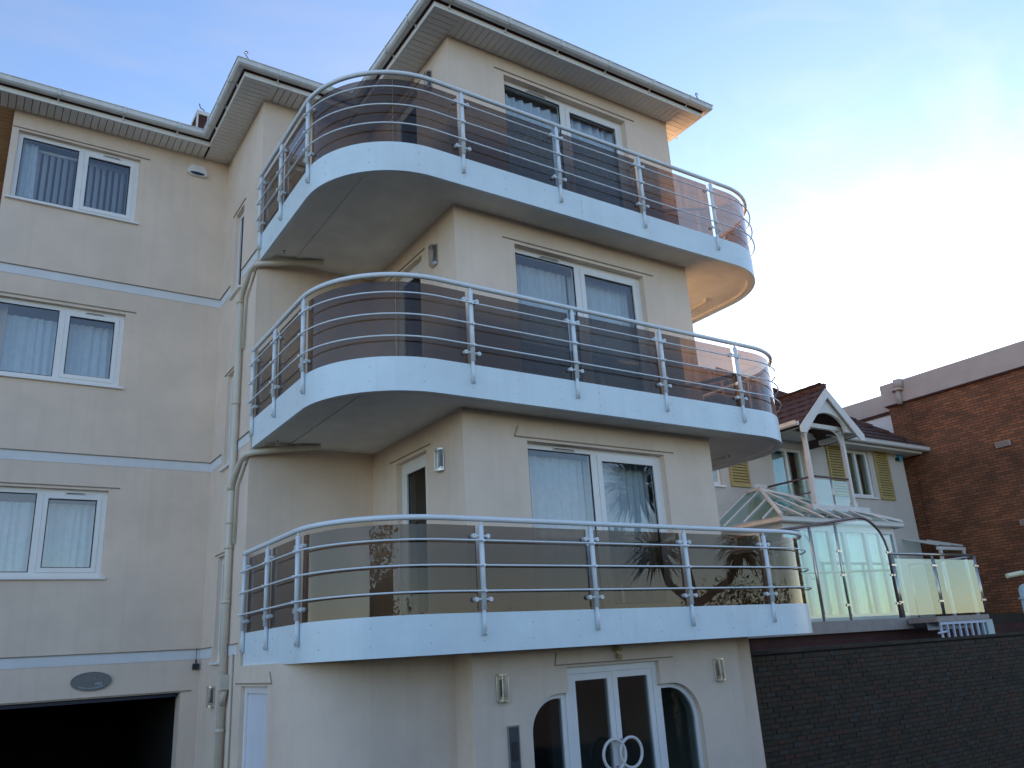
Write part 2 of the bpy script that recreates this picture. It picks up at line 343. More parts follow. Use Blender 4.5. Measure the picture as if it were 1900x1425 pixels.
# rounded ground-floor wall under the first balcony (left part, then the piece showing right of the bay)
def arc(cx, cy, r, a0, a1, n): return [(cx+r*math.cos(a0+(a1-a0)*i/n), cy+r*math.sin(a0+(a1-a0)*i/n)) for i in range(n+1)]
gp = arc(-MX+0.9, 1.30, 0.9, PI, 1.5*PI, 18) + [(0.0, 0.40)]
B().sweep([(0, GZ), (0, 1.95), (-0.2, 1.95), (-0.2, GZ)], gp).build('wall', 'render', APT, smooth=False)
gp = [(W, 0.40)] + arc(5.42-0.9, 1.30, 0.9, 1.5*PI, 2*PI, 18) + [(5.42, 3.2)]
B().sweep([(0, GZ), (0, 1.95), (-0.2, 1.95), (-0.2, GZ)], gp).build('wall', 'render', APT)
# spandrels that round the outer top corners of the entrance side lights
for (cx, sgn, xo) in ((0.735+0.40, -1, 0.735), (3.36-0.46, 1, 3.36)):
    r = abs(xo-cx); zc = 1.44-r
    poly = [(xo, 1.44)] + [(cx+sgn*r*math.sin(a), zc+r*math.cos(a)) for a in [PI/2*i/12 for i in range(13)]][::-1]
    B().prism(poly, lambda p, t: (p[0], t, p[1]), 0.0, TH).build('wall', 'render', APT)
# floors, so that rooms stay dark
for k in range(3):
    z = 1.98+k*H
    B().box((-XWL+TH, D2+TH, z), (W-TH, YB-TH, z+0.27)).build('floor', 'interior', APT)
    B().box((TH, TH, z), (W-TH, D2+TH, z+0.27)).build('floor', 'interior', APT)
    B().box((-MX+TH, D1+TH, z), (TH, D2+TH, z+0.27)).build('floor', 'interior', APT)
# hip roofs (low pitched)
def hip(x0, x1, y0, y1, z, pitch, name, parent):
    w, d = x1-x0, y1-y0; h = min(w, d)/2*math.tan(pitch); m = min(w, d)/2
    if w < d: rd = [((x0+x1)/2, y0+m, z+h), ((x0+x1)/2, y1-m, z+h)]
    else: rd = [(x0+m, (y0+y1)/2, z+h), (x1-m, (y0+y1)/2, z+h)]
    V = [(x0, y0, z), (x1, y0, z), (x1, y1, z), (x0, y1, z)] + rd
    F = [(0, 1, 4), (1, 2, 5, 4), (2, 3, 5), (3, 0, 4, 5), (3, 2, 1, 0)] if w < d else [(0, 1, 5, 4), (1, 2, 5), (2, 3, 4, 5), (3, 0, 4), (3, 2, 1, 0)]
    return B().add(V, F).build(name, 'roof', parent)
RZ = ZE+0.19
hip(-OV, W+OV, -OV, YB+OV, RZ, R_(17), 'roof', APT)
hip(-MX-OV, W-0.5, D1-OV, YB+OV-0.01, RZ+0.004, R_(15), 'roof', APT)
hip(-XWL-OV, 0.5, D2-OV, YB+OV-0.02, RZ+0.008, R_(15), 'roof', APT)

# eaves: fascia board, soffit boards, gutter
ep = [(-XWL-OV, YB+OV-0.03), (-XWL-OV, D2-OV), (-MX-OV, D2-OV), (-MX-OV, D1-OV), (-OV, D1-OV), (-OV, -OV), (W+OV, -OV), (W+OV, YB+OV)]
eave = B().sweep([(0, ZE-0.015), (0, ZE+0.17), (-0.022, ZE+0.17), (-0.022, ZE-0.015)], ep).build('eave', 'board', APT)
bw = 0.1
bdx = B().box((0, 0, 0), (0.092, OV-0.024, 0.012)).build('soffit_board', 'board', eave, origin=(0, 0, 0))   # runs along Y
bdy = B().box((0, 0, 0), (OV-0.024, 0.092, 0.012)).build('soffit_board', 'board', eave, origin=(0, 0, 0))   # runs along X
bwd = B().box((0, 0, 0), (OV-0.024, 0.092, 0.012)).build('soffit_board', 'boardtan', eave, origin=(0, 0, 0))  # tan boards for the far left overhang
used = set()
def put(src, x, y):
    if src not in used: used.add(src); place(src, (x, y, ZE), eave)
    else: inst(src, 'soffit_board', (x, y, ZE), eave)
def runx(x0, x1, y):
    n = max(1, round((x1-x0)/bw))
    for i in range(n): put(bdx, x0+(x1-x0)*i/n, y)
def runy(y0, y1, x, src=None):
    n = max(1, round((y1-y0)/bw))
    for i in range(n): put(src or bdy, x, y0+(y1-y0)*i/n)
runx(-XWL-OV+0.023, -MX-OV, D2-OV+0.023)
runy(D1-OV+0.023, D2, -MX-OV+0.023)
runx(-MX, -OV, D1-OV+0.023)
runy(-OV+0.023, D1, -OV+0.023)
runx(0, W, -OV+0.023)
runy(-OV+0.023, 5.5, W)
runy(D2, YB, -XWL-OV+0.023, bwd)
B().sweep([(-0.01, ZE+0.03), (-0.01, ZE+0.045), (-OV+0.03, ZE+0.045), (-OV+0.03, ZE+0.03)], ep).build('eave_lining', 'dark', APT)
gz = ZE+0.075; go = 0.022
prof = [(go, gz+0.095), (go, gz+0.02), (go+0.025, gz), (go+0.085, gz), (go+0.112, gz+0.025), (go+0.118, gz+0.095), (go+0.128, gz+0.095), (go+0.128, gz+0.105), (go+0.108, gz+0.105), (go+0.103, gz+0.032), (go+0.083, gz+0.009), (go+0.028, gz+0.009), (go+0.008, gz+0.027), (go+0.008, gz+0.095)]
gut = B().sweep(prof, ep[:7]+[(W+OV, 6.0)]).build('gutter', 'gutter', APT)
# dark strip standing in for the shadow between gutter and fascia
B().sweep([(0.0012, gz-0.012), (0.0012, gz+0.09), (0.012, gz+0.09), (0.012, gz-0.012)], ep).build('gutter_shade_strip', 'chim', APT)
def gbracket(x, y, nx, ny):
    b = B(); t = 0.012
    px, py = -ny, nx
    def P(off, s, z): return (x+nx*off+px*s, y+ny*off+py*s, z)
    for (a0, a1, z0, z1) in ((0.0, go+0.13, gz-0.006, gz-0.001), (go+0.1285, go+0.134, gz-0.006, gz+0.11), (0.0, 0.02, gz-0.05, gz-0.001)):
        b.add([P(a, s, z) for z in (z0, z1) for (a, s) in ((a0, -t), (a1, -t), (a1, t), (a0, t))], [(0, 3, 2, 1), (4, 5, 6, 7), (0, 1, 5, 4), (1, 2, 6, 5), (2, 3, 7, 6), (3, 0, 4, 7)])
    b.build('gutter_bracket', 'gutter', gut)
for x in (-4.4, -3.5, -2.7): gbracket(x, D2-OV, 0, -1)
for y in (2.5, 3.1, 3.7): gbracket(-MX-OV, y, -1, 0)
for x in (-1.7, -0.9): gbracket(x, D1-OV, 0, -1)
for y in (0.1, 0.8, 1.5): gbracket(-OV, y, -1, 0)
for x in (-0.2, 0.7, 1.6, 2.5, 3.4, 4.2): gbracket(x, -OV, 0, -1)
for y in (0.3, 1.2): gbracket(W+OV, y, 1, 0)
# wire hooks sticking up from gutter corners
def hook(x, y, lab):
    z = gz+0.10
    pts = [(x, y, z), (x, y, z+0.05), (x-0.03, y, z+0.09), (x-0.06, y, z+0.14), (x-0.045, y, z+0.17), (x-0.015, y, z+0.165), (x-0.01, y, z+0.14)]
    o = B().tube(pts, 0.008, 6).build('gutter_hook', 'crail', None, smooth=True); tag(o, lab, 'hook', 'wire hooks on the gutter corners')
hook(W+OV-0.12, -OV-0.09, 'small curled wire hook on the gutter corner at the far right of the roof')
hook(-MX-OV+0.02, D1-OV-0.09, 'small curled wire hook on the lower gutter corner left of the top balcony')
# little brick chimney with a pale cap peeping over the left eave
cyy = 5.0
ch = empty('chimney', (-2.1, cyy+0.2, RZ+0.1), 'small dark brick chimney with pale cap peeping over the left gutter', 'chimney')
B().box((-2.23, cyy, RZ+0.1), (-1.97, cyy+0.4, 11.29)).build('stack', 'chim', ch)
B().box((-2.26, cyy-0.03, 11.29), (-1.94, cyy+0.43, 11.37)).build('cap', 'gutter', ch)
B().box((-2.255, cyy-0.02, RZ+0.1), (-2.225, cyy-0.001, 11.289)).build('corner_strip', 'gutter', ch); B().box((-2.075, cyy-0.02, RZ+0.1), (-2.045, cyy-0.001, 11.289)).build('corner_strip', 'gutter', ch)
B().tube([(-1.86, cyy+0.1, RZ+0.2), (-1.86, cyy+0.1, 11.36)], 0.045, 10).build('flue', 'chim', ch, smooth=True)
B().tube([(-2.12, cyy, 11.37), (-2.14, cyy, 11.42), (-2.2, cyy, 11.44), (-2.22, cyy, 11.52)], 0.010, 6).build('wire', 'crail', ch, smooth=True)

# ------------------------------------------------------------------ string bands and drip beads
def bandrun(z):
    for (poly) in ([(-XWL, D2), (-MX, D2), (-MX, 3.97)], [(-MX, 3.33), (-MX, D1)] if z > 2.5 else [(-MX, 3.33), (-MX, 2.70)]):
        b = B().sweep([(0.001, z-0.13), (0.001, z), (0.012, z), (0.006, z-0.13)], poly).build('band', 'band', APT)
        B().sweep([(0.0, z+0.0005), (0.0, z+0.014), (0.028, z+0.012), (0.028, z+0.0005)], poly).build('drip_bead', 'bead', b)  # dark bead colour stands in for the shadow line above the band
for z in (7.60, 4.90, 2.21): bandrun(z)
def bead(T, u0, u1, z, parent=APT): return B().tbox(T, u0, u1, -0.012, 0.0005, z-0.006, z+0.008).build('drip_bead', 'bead', parent)
def beadend(T, u, z, u2, z2):
    return B().add([T(u-0.006, -0.010, z), T(u+0.006, -0.010, z), T(u2+0.006, -0.010, z2), T(u2-0.006, -0.010, z2), T(u-0.006, 0.0005, z), T(u+0.006, 0.0005, z), T(u2+0.006, 0.0005, z2), T(u2-0.006, 0.0005, z2)],
                   [(0, 1, 2, 3), (4, 7, 6, 5), (0, 4, 5, 1), (1, 5, 6, 2), (2, 6, 7, 3), (3, 7, 4, 0)]).build('drip_bead', 'bead', APT)
bead(FR, 0.73, 3.40, 4.44); bead(FR, 0.73, 3.42, 7.18); bead(FR, 0.76, 3.42, 9.92)
beadend(FR, 0.733, 4.45, 0.79, 4.58)
for k in range(3): bead(SD, 0.82, 1.99, 4.47+k*H)
for z in (8.85, 6.135, 3.445): bead(SM, 3.34, 4.02, z)
for z in (9.86, 7.16, 4.45): bead(WG, -4.92, -3.0, z)
bead(SM, 1.32, 2.72, 1.745); beadend(SM, 1.322, 1.755, 1.40, 1.87)
bead(FR, 1.10, 2.95, 1.745); beadend(FR, 1.103, 1.755, 1.13, 1.88)
bead(WG, -4.9, -1.86, 1.668)

# ------------------------------------------------------------------ windows
def window(T, u0, u1, z0, z1, muls, dep=0.10, fw_=0.065, sash=None, sill=True, glass='glass', vent=None, name='window', rails=()):
    """outer frame mesh with sub-parts: mullions, sash, panes, sill, trickle vent"""
    b = B(); d0, d1 = dep, dep+0.07
    b.tbox(T, u0, u1, d0, d1, z1-fw_, z1); b.tbox(T, u0, u1, d0, d1, z0, z0+fw_)
    b.tbox(T, u0, u0+fw_, d0, d1, z0+fw_, z1-fw_); b.tbox(T, u1-fw_, u1, d0, d1, z0+fw_, z1-fw_)
    w = b.build(name, 'upvc', APT)
    edges = [u0+fw_]
    for (a, c) in muls:
        B().tbox(T, a, c, d0+0.002, d1-0.002, z0+fw_, z1-fw_).build('mullion', 'upvc', w); edges += [a, c]
    edges.append(u1-fw_)
    for i in range(0, len(edges), 2):
        a, c = edges[i], edges[i+1]; za, zb = z0+fw_, z1-fw_
        if sash and i//2 in sash:
            s = sash[i//2]; q = B()
            for (p0, p1, y0, y1) in ((a, c, zb-s, zb), (a, c, za, za+s), (a, a+s, za+s, zb-s), (c-s, c, za+s, zb-s)):
                q.tbox(T, p0+0.002, p1-0.002, d0-0.012, d1-0.02, y0, y1)
            q.build('sash', 'upvc', w); a, c, za, zb = a+s, c-s, za+s, zb-s
        g_ = B().tbox(T, a, c, d0+0.022, d0+0.034, za, zb).build('pane', glass, w)
        # black rubber gasket round the pane
        q = B(); e = 0.012
        for (p0, p1, y0, y1) in ((a, c, zb-e, zb), (a, c, za, za+e), (a, a+e, za+e, zb-e), (c-e, c, za+e, zb-e)):
            q.tbox(T, p0, p1, d0+0.010, d0+0.0215, y0, y1)
        q.build('gasket', 'black', w)
    if sill: B().tbox(T, u0-0.05, u1+0.05, -0.045, dep+0.01, z0-0.032, z0-0.002).build('sill', 'upvc', w)
    if vent:
        B().tbox(T, vent[0], vent[1], d0-0.022, d0-0.001, vent[2]-0.016, vent[2]+0.016).build('trickle_vent', 'hwhite', w)
        B().tbox(T, vent[0]+0.02, vent[1]-0.02, d0-0.024, d0-0.0215, vent[2]-0.009, vent[2]+0.003).build('vent_slot', 'dark', w)
    return w
def curtain(T, u0, u1, z0, z1, d, label, fold=0.09, amp=0.028, mat='netcurtain', group=None, name='curtain'):
    n = int((u1-u0)/fold*8); b = B(); ph = random.random()*6; V = []
    for i in range(n+1):
        u = u0+(u1-u0)*i/n; t = 2*PI*(u-u0)/fold
        dd = d+amp*math.sin(t+0.9*math.sin(t*0.23+ph))+0.4*amp*math.sin(t*0.41+ph)
        V += [T(u, dd, z0), T(u+0.02*math.sin(t*.3), d+(dd-d)*0.75, z1)]
    b.add(V, [(2*i, 2*i+2, 2*i+3, 2*i+1) for i in range(n)])
    o = b.build(name, mat, None, smooth=True, recalc=False); tag(o, label, 'curtain', group); return o

fl = ['first', 'middle', 'top']
# left wing casements
for k, (u0, u1, z0, z1) in enumerate(wins):
    lev = ['top', 'middle', 'lowest'][k]
    window(WG, u0, u1, z0, z1, [(-4.01, -3.93)], dep=0.07, fw_=0.07, sash={1: 0.06}, vent=(-3.68, -3.42, z1-0.052))
    if k > 0:
        curtain(WG, u0+0.02, -3.97, z0+0.02, z1-0.16, 0.30, 'white pleated net curtain in the left half of the %s left window' % lev, fold=0.11, amp=0.02)
        curtain(WG, -3.96, u1-0.02, z0+0.02, z1-0.16, 0.30, 'white pleated net curtain in the right half of the %s left window' % lev, fold=0.11, amp=0.02)
    else:
        bl = empty('vertical_blind', (-4.0, D2+0.3, z0+0.03), 'grey vertical slat blind in the top left window', 'blind')
        B().tbox(WG, u0+0.05, u1-0.05, 0.27, 0.31, z1-0.14, z1-0.10).build('headrail', 'upvc', bl)
        nsl = 17
        for i in range(nsl):
            u = u0+0.13+i*(u1-u0-0.24)/(nsl-1); a = R_(52+random.uniform(-6, 6)); c, s = 0.045*math.cos(a), 0.045*math.sin(a)
            B().add([WG(u-c, 0.29-s, z0+0.06), WG(u+c, 0.29+s, z0+0.06), WG(u+c+0.002, 0.29+s-0.002, z0+0.06), WG(u-c+0.002, 0.29-s-0.002, z0+0.06),
                     WG(u-c, 0.29-s, z1-0.14), WG(u+c, 0.29+s, z1-0.14), WG(u+c+0.002, 0.29+s-0.002, z1-0.14), WG(u-c+0.002, 0.29-s-0.002, z1-0.14)],
                    [(0, 3, 2, 1), (4, 5, 6, 7), (0, 1, 5, 4), (1, 2, 6, 5), (2, 3, 7, 6), (3, 0, 4, 7)]).build('slat', 'blind', bl)
        curtain(WG, u0+0.04, u0+0.30, z0+0.04, z1-0.08, 0.20, 'pale drawn-back curtain at the left side of the top left window', fold=0.1, amp=0.02)
# narrow stair windows
for k, (u0, u1, z0, z1) in enumerate(nar):
    window(SM, u0, u1, z0, z1, [], dep=0.06, fw_=0.06, sash={0: 0.04})
# bay sliding doors
for k, (u0, u1, z0, z1) in enumerate(doors):
    window(FR, u0, u1, z0, z1, [(1.99, 2.09)], dep=0.10, fw_=0.07, sash={1: 0.075}, sill=False, vent=(1.38, 1.72, z1-0.04), name='sliding_door')
    lev = ['first-floor', 'middle-floor', 'top-floor'][k]
    fo, am = ((0.12, 0.02), (0.07, 0.014), (0.16, 0.045))[k]
    curtain(FR, u0+0.03, 2.03, z0+0.02, z1-(0.10, 0.10, 0.13)[k], (0.34, 0.34, 0.25)[k], 'pleated white net curtain behind the left pane of the %s sliding door' % lev, fold=fo, amp=am)
    curtain(FR, 2.05, u1-0.03, z0+0.02, z1-(0.10, 0.10, 0.13)[k], (0.34, 0.34, 0.25)[k], 'pleated white net curtain behind the right pane of the %s sliding door' % lev, fold=fo, amp=am)
# bay side doors to the balconies
for k, (u0, u1, z0, z1) in enumerate(sdoors):
    window(SD, u0, u1, z0, z1, [], dep=0.08, fw_=0.07, sash={0: 0.10}, sill=False, glass='doorglass', name='balcony_door')
# painted ground-floor side door
u0, u1, z0, z1 = gdoor
b = B(); b.tbox(SM, u0, u1, 0.05, 0.13, z1-0.08, z1); b.tbox(SM, u0, u0+0.08, 0.05, 0.13, z0, z1-0.08); b.tbox(SM, u1-0.08, u1, 0.05, 0.13, z0, z1-0.08)
sdr = b.build('side_door', 'upvc', APT)
B().tbox(SM, u0+0.082, u1-0.082, 0.075, 0.12, z0+0.02, z1-0.083).build('leaf', 'doorwhite', sdr)
B().tube([SM(u0+0.16, 0.05, 0.65), SM(u0+0.16, 0.02, 0.65), SM(u0+0.28, 0.02, 0.65)], 0.012, 8).build('handle', 'steel', sdr, smooth=True)

# entrance: double door with ring handles and rounded side lights
ent = empty('entrance_door', (2.0, 0.12, GZ), 'white framed glazed double entrance door with ring handles under the lowest balcony', 'door')
b = B(); d0, d1 = 0.06, 0.14
b.tbox(FR, 1.27, 2.71, d0, d1, 1.635, 1.715); b.tbox(FR, 1.27, 1.345, d0, d1, GZ, 1.635); b.tbox(FR, 2.635, 2.71, d0, d1, GZ, 1.635)
b.build('door_frame', 'upvc', ent)
for (a, c) in ((1.35, 1.987), (1.993, 2.63)):
    q = B(); s = 0.075
    for (p0, p1, y0, y1) in ((a, c, 1.632-s, 1.632), (a, c, GZ+0.02, GZ+0.16), (a, a+s, GZ+0.16, 1.632-s), (c-s, c, GZ+0.16, 1.632-s)): q.tbox(FR, p0, p1, d0+0.005, d1-0.01, y0, y1)
    lf = q.build('leaf', 'upvc', ent)
    B().tbox(FR, a+s, c-s, d0+0.03, d0+0.042, GZ+0.16, 1.632-s).build('pane', 'doorglass', lf)
for cx in (1.86, 2.115):
    ring = [(cx+0.165*math.cos(a), d0-0.075+0.0, 0.72+0.165*math.sin(a)) for a in [2*PI*i/40 for i in range(40)]]
    q = B(); q.tube(ring+[ring[0]], 0.018, 10, caps=False); hd = q.build('ring_handle', 'hwhite', ent, smooth=True)
    for sgn in (-1, 1):
        xx = cx + (0.085 if cx < 2 else -0.085)
        zz = 0.72+sgn*0.14
        B().tube([(xx, d0-0.07, zz), (xx, d0+0.006, zz)], 0.011, 8).build('standoff', 'steel', hd, smooth=True)
B().tbox(FR, 2.035, 2.052, d0-0.008, d0+0.006, 0.66, 0.80).build('lock_plate', 'steel', ent)
def sidelight(x0, x1, sgn, lab):
    """pane frame whose outer top corner is rounded"""
    r = 0.40 if sgn < 0 else 0.46; xo = x0 if sgn < 0 else x1; xi = x1 if sgn < 0 else x0; zt = 1.44
    def outline(ins):
        rr = r-ins; cx = xo-sgn*r; zc = zt-r
        pts = [(xi-0*sgn+(-sgn)*-0, GZ+0.02+ins)]
        pts = [(xi+sgn*ins, GZ+0.02+ins), (xi+sgn*ins, zt-ins)]
        pts += [(cx+sgn*rr*math.sin(a), zc+rr*math.cos(a)) for a in [PI/2*i/14 for i in range(15)]]
        pts += [(xo-sgn*ins, GZ+0.02+ins)]
        return pts
    o, i_ = outline(0.0), outline(0.055); n = len(o); q = B()
    V = [(p[0], d, p[1]) for d in (0.075, 0.135) for p in o] + [(p[0], d, p[1]) for d in (0.075, 0.135) for p in i_]
    F = []
    for k in range(n):
        j = (k+1) % n
        F += [(k, j, 2*n+j, 2*n+k), (n+k, 3*n+k, 3*n+j, n+j), (k, n+k, n+j, j), (2*n+k, 2*n+j, 3*n+j, 3*n+k)]
    q.add(V, F); w = q.build('side_light', 'upvc', APT)
    B().prism(i_, lambda p, t: (p[0], t, p[1]), 0.10, 0.112).build('pane', 'doorglass', w)
sidelight(0.737, 1.268, -1, ''); sidelight(2.712, 3.358, 1, '')
# hallway behind the entrance
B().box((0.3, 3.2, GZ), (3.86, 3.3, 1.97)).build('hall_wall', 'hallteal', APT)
B().box((2.55, 2.2, GZ), (3.85, 2.3, 1.9)).build('hall_screen', 'interior', APT)
# garage interior
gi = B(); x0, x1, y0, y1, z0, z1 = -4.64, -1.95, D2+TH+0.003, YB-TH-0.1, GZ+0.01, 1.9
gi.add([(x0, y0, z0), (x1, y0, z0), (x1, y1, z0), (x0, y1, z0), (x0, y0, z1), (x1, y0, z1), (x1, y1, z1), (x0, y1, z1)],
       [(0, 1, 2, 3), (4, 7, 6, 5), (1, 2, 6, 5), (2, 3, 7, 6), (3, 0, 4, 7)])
gi.build('garage_lining', 'darkroom', APT, recalc=False)  # near-black lining colour puts the garage's shade into the material
B().tbox(WG, -4.6, -2.0, 0.16, 0.22, 1.60, 1.654).build('garage_lintel', 'bluelens', APT)

# ------------------------------------------------------------------ balconies
XL, XR, EF, RR, YE = 1.767, 5.94, 0.5466, 1.2, 2.56
l1 = YE-(RR-EF); la = PI/2*RR; lf_ = (XR-RR)-(-XL+RR)
def bpos(s):
    """point and tangent of the post line at run length s"""
    if s <= l1: return Vector((-XL, YE-s)), Vector((0, -1))
    s2 = s-l1
    if s2 <= la:
        a = s2/RR; return Vector((-XL+RR-RR*math.cos(a), -EF+RR-RR*math.sin(a))), Vector((math.sin(a), -math.cos(a)))
    s3 = s2-la
    if s3 <= lf_: return Vector((-XL+RR+s3, -EF)), Vector((1, 0))
    s4 = s3-lf_
    if s4 <= la:
        a = s4/RR; return Vector((XR-RR+RR*math.sin(a), -EF+RR-RR*math.cos(a))), Vector((math.cos(a), math.sin(a)))
    s5 = s4-la; return Vector((XR, -EF+RR+s5)), Vector((0, 1))
LT = 2*l1+2*la+lf_
def bpath(a, b, step=0.07):
    n = max(2, int((b-a)/step)); return [bpos(a+(b-a)*i/n)[0] for i in range(n+1)]
full = bpath(0.0, LT, 0.06)
def sfront(x): return l1+la+(x-(-XL+RR))
posts = [0.035, YE-1.606, l1+0.085] + [sfront(-0.1456+1.5044*j) for j in range(4)]
posts += [LT-s for s in posts[:3][::-1]]
ZF0, ZF1 = 1.935, 2.33
levname = ['lowest', 'middle', 'top']
def out(p, t, off): nrm = Vector((t.y, -t.x)); return p+nrm*off
rail_src = None
for k in range(3):
    dz = k*H
    # slab: part of the building
    inner = [out(*bpos(LT*i/150), -0.16) for i in range(151)]
    poly = [(p.x, p.y) for p in inner]; poly[0] = (poly[0][0], D1-0.002)
    b = B(); b.prism(poly, lambda p, t: (p[0], p[1], t), ZF0+0.045+dz, 2.26+dz)
    slab = b.build('balcony', ['soffit', 'tile_floor'], APT)
    for p in slab.data.polygons: p.material_index = 1 if p.normal.z > 0.5 else 0
    # edge beam inside the fascia
    B().sweep([(-0.085, ZF0+0.004+dz), (-0.085, 2.27+dz), (-0.162, 2.27+dz), (-0.162, ZF0+0.004+dz)], full).build('edge_beam', 'soffit', slab)
    # fascia cladding panels with fine butt joints
    joints = [0.0, l1+0.02, l1+la-0.1, sfront(1.72), sfront(4.5), LT-l1-0.02, LT]
    for a, c in zip(joints[:-1], joints[1:]):
        B().sweep([(-0.034, ZF0+dz), (-0.034, ZF1+dz), (-0.084, ZF1+dz), (-0.084, ZF0+dz)], bpath(a+0.0012, c-0.0012)).build('fascia_panel', 'fascia', slab, smooth=False)
    q = B(); s = 0.5
    while s < LT-0.3:
        for zz in (2.05, 2.22):
            p, t = bpos(s); c0 = out(p, t, -0.036); c1 = out(p, t, -0.030)
            q.tube([(c0.x, c0.y, zz+dz), (c1.x, c1.y, zz+dz)], 0.007, 6)
        s += 0.62
    q.build('rivets', 'bolt', slab)['kind'] = 'stuff'
    # drip groove frame and service pipe on the underside
    if k > 0:
        q = B(); q.tube([(XR-0.55, 0.75, 1.955+dz), (XR-0.55, 2.6, 1.955+dz)], 0.03, 8); q.tube([(XR-0.62, 0.72, 1.955+dz), (XR-0.55, 0.75, 1.955+dz)], 0.03, 8)
        q.build('soffit_pipe', 'soffit', slab, smooth=True)
        B().box((-1.28, -0.1, 1.970+dz), (-1.20, 2.57, 1.984+dz)).build('soffit_joint', 'soffit', slab)
    B().tube([(-1.52, 2.15, 1.90+dz), (-1.52, 2.15, 1.945+dz)], 0.022, 10).build('drain_spout', 'steel' if k else 'hwhite', slab, smooth=True)
    # railing: a thing of its own bolted to the fascia
    lab = ['white tubular railing with smoked glass panels round the lowest balcony above the entrance',
           'white tubular railing with smoked glass panels round the middle balcony',
           'white tubular railing with smoked glass panels round the top balcony under the eaves'][k]
    if rail_src is None:
        rg = empty('balcony_railing', (2.1, 0.0, ZF0), lab, 'railing', 'curved balcony railings')
        cp = [(0.030*math.cos(2*PI*i/12), 3.30+0.030*math.sin(2*PI*i/12)) for i in range(12)]
        B().sweep(cp, bpath(-0.0, LT, 0.05)).build('handrail', 'rail', rg, smooth=True)
        for zr in (3.068, 2.808, 2.545):
            cp = [(0.040+0.0100*math.cos(2*PI*i/8), zr+0.0100*math.sin(2*PI*i/8)) for i in range(8)]
            B().sweep(cp, bpath(-0.0, LT, 0.05)).build('rail', 'rail', rg, smooth=True)
        for s in posts:
            p, t = bpos(s); n2 = Vector((t.y, -t.x))
            q = B(); q.tube([(p.x, p.y, 2.36), (p.x, p.y, 3.235)], 0.0285, 12); q.tube([(p.x-n2.x*0.008, p.y-n2.y*0.008, 2.098), (p.x-n2.x*0.008, p.y-n2.y*0.008, 2.36)], 0.022, 12); q.tube([(p.x, p.y, 3.235), (p.x, p.y, 3.27)], 0.014, 8)
            for zr in (3.068, 2.808, 2.545):
                a = p+n2*0.02; c = p+n2*0.058; q.tube([(a.x, a.y, zr), (c.x, c.y, zr)], 0.016, 8)
            po = q.build('post', 'rail', rg, smooth=True)
            a = p-n2*0.0; c = p+n2*0.034
            B().tube([(p.x+n2.x*0.010, p.y+n2.y*0.010, 2.125), (p.x+n2.x*0.019, p.y+n2.y*0.019, 2.125)], 0.010, 8).build('bolt', 'bolt', po)
            for zc in (3.12, 2.462):
                q = B()
                for sg in (-1, 1):
                    s2 = s+sg*0.088
                    if not 0.0 < s2 < LT: continue
                    c, tt = bpos(s2); nn = Vector((tt.y, -tt.x)); a0 = c-nn*0.062; a1 = c+nn*0.006
                    q.tube([(a0.x, a0.y, zc), (a1.x, a1.y, zc)], 0.0245, 14)
                    q.tube([(p.x-n2.x*0.004, p.y-n2.y*0.004, zc), (c.x-nn.x*0.010, c.y-nn.y*0.010, zc)], 0.012, 8)
                    q.tube([(a1.x, a1.y, zc), (a1.x+nn.x*0.003, a1.y+nn.y*0.003, zc)], 0.011, 8, mi=1)
                q.build('clamp', ['rail', 'bolt'], po)
        for a, c in zip(posts[:-1], posts[1:]):
            cuts = [a+0.045, c-0.045]
            if c-a > 1.95: cuts = [a+0.045, (a+c)/2-0.003+0.18, (a+c)/2+0.003+0.18, c-0.045]
            for i in range(0, len(cuts), 2):
                st = 0.06 if cuts[i+1]-cuts[i] > 0 and (a < l1+la-0.2 and c > l1+0.1 or c > LT-l1-la) else 2.0
                B().sweep([(-0.042, 2.292), (-0.042, 3.236), (-0.052, 3.236), (-0.052, 2.292)], bpath(cuts[i], cuts[i+1], st)).build('glass_panel', 'tint', rg)
        rail_src = rg
    else:
        rg = copy_tree(rail_src, ORG[rail_src]+Vector((0, 0, dz))); rg['label'] = lab

# ------------------------------------------------------------------ rainwater pipes
def pipe(pts, r=0.048, n=12): return B().tube(pts, r, n)
px, py = -MX-0.062, 3.13
dp = pipe([(px, py, GZ), (px, py, 7.06)]).build('downpipe', 'pipe', APT, smooth=True)
for k in (2, 1):
    z = 1.935+k*H
    pts = [(-0.9, 2.25, z+0.01), (-1.35, 2.40, z-0.02), (-1.70, 2.515, z-0.07), (px+0.01, 2.56, z-0.10), (px, 2.66, z-0.13), (px, 2.95, z-0.27), (px, py-0.04, z-0.36), (px, py, z-0.48)]
    pipe(pts, 0.042).build('branch_pipe', 'pipe', dp, smooth=True)
    pipe([(px, py, z-0.47), (px, py, z-0.36)], 0.058).build('pipe_joint', 'pipe', dp, smooth=True)
    B().tube([(-MX-0.03, 2.63, z-0.16), (-MX-0.03, 2.98, z-0.42), (-MX-0.03, 3.02, z-1.2)], 0.02, 8).build('cable_conduit', 'pipe', dp, smooth=True)
for z in (5.45, 3.78, 3.45, 2.75, 1.2, 0.75):
    B().tube([(px, py, z-0.02), (px, py, z+0.02)], 0.057, 12).build('pipe_bracket', 'pipe', dp, smooth=True)
B().box((px-0.07, py-0.18, 1.68), (px+0.06, py-0.07, 1.86)).build('hopper', 'pipe', dp)
B().tube([(px+0.01, py-0.12, 1.69), (px, py-0.03, 1.50)], 0.035, 8).build('offset_bend', 'pipe', dp, smooth=True)
B().tube([(-MX-0.025, 2.86, GZ), (-MX-0.025, 2.86, 2.1)], 0.018, 8).build('cable_conduit', 'pipe', dp, smooth=True)
lp = empty('rear_downpipe', (-XWL-0.35, 6.4, GZ), 'cream rainwater pipe beside brick at the far left edge', 'downpipe')
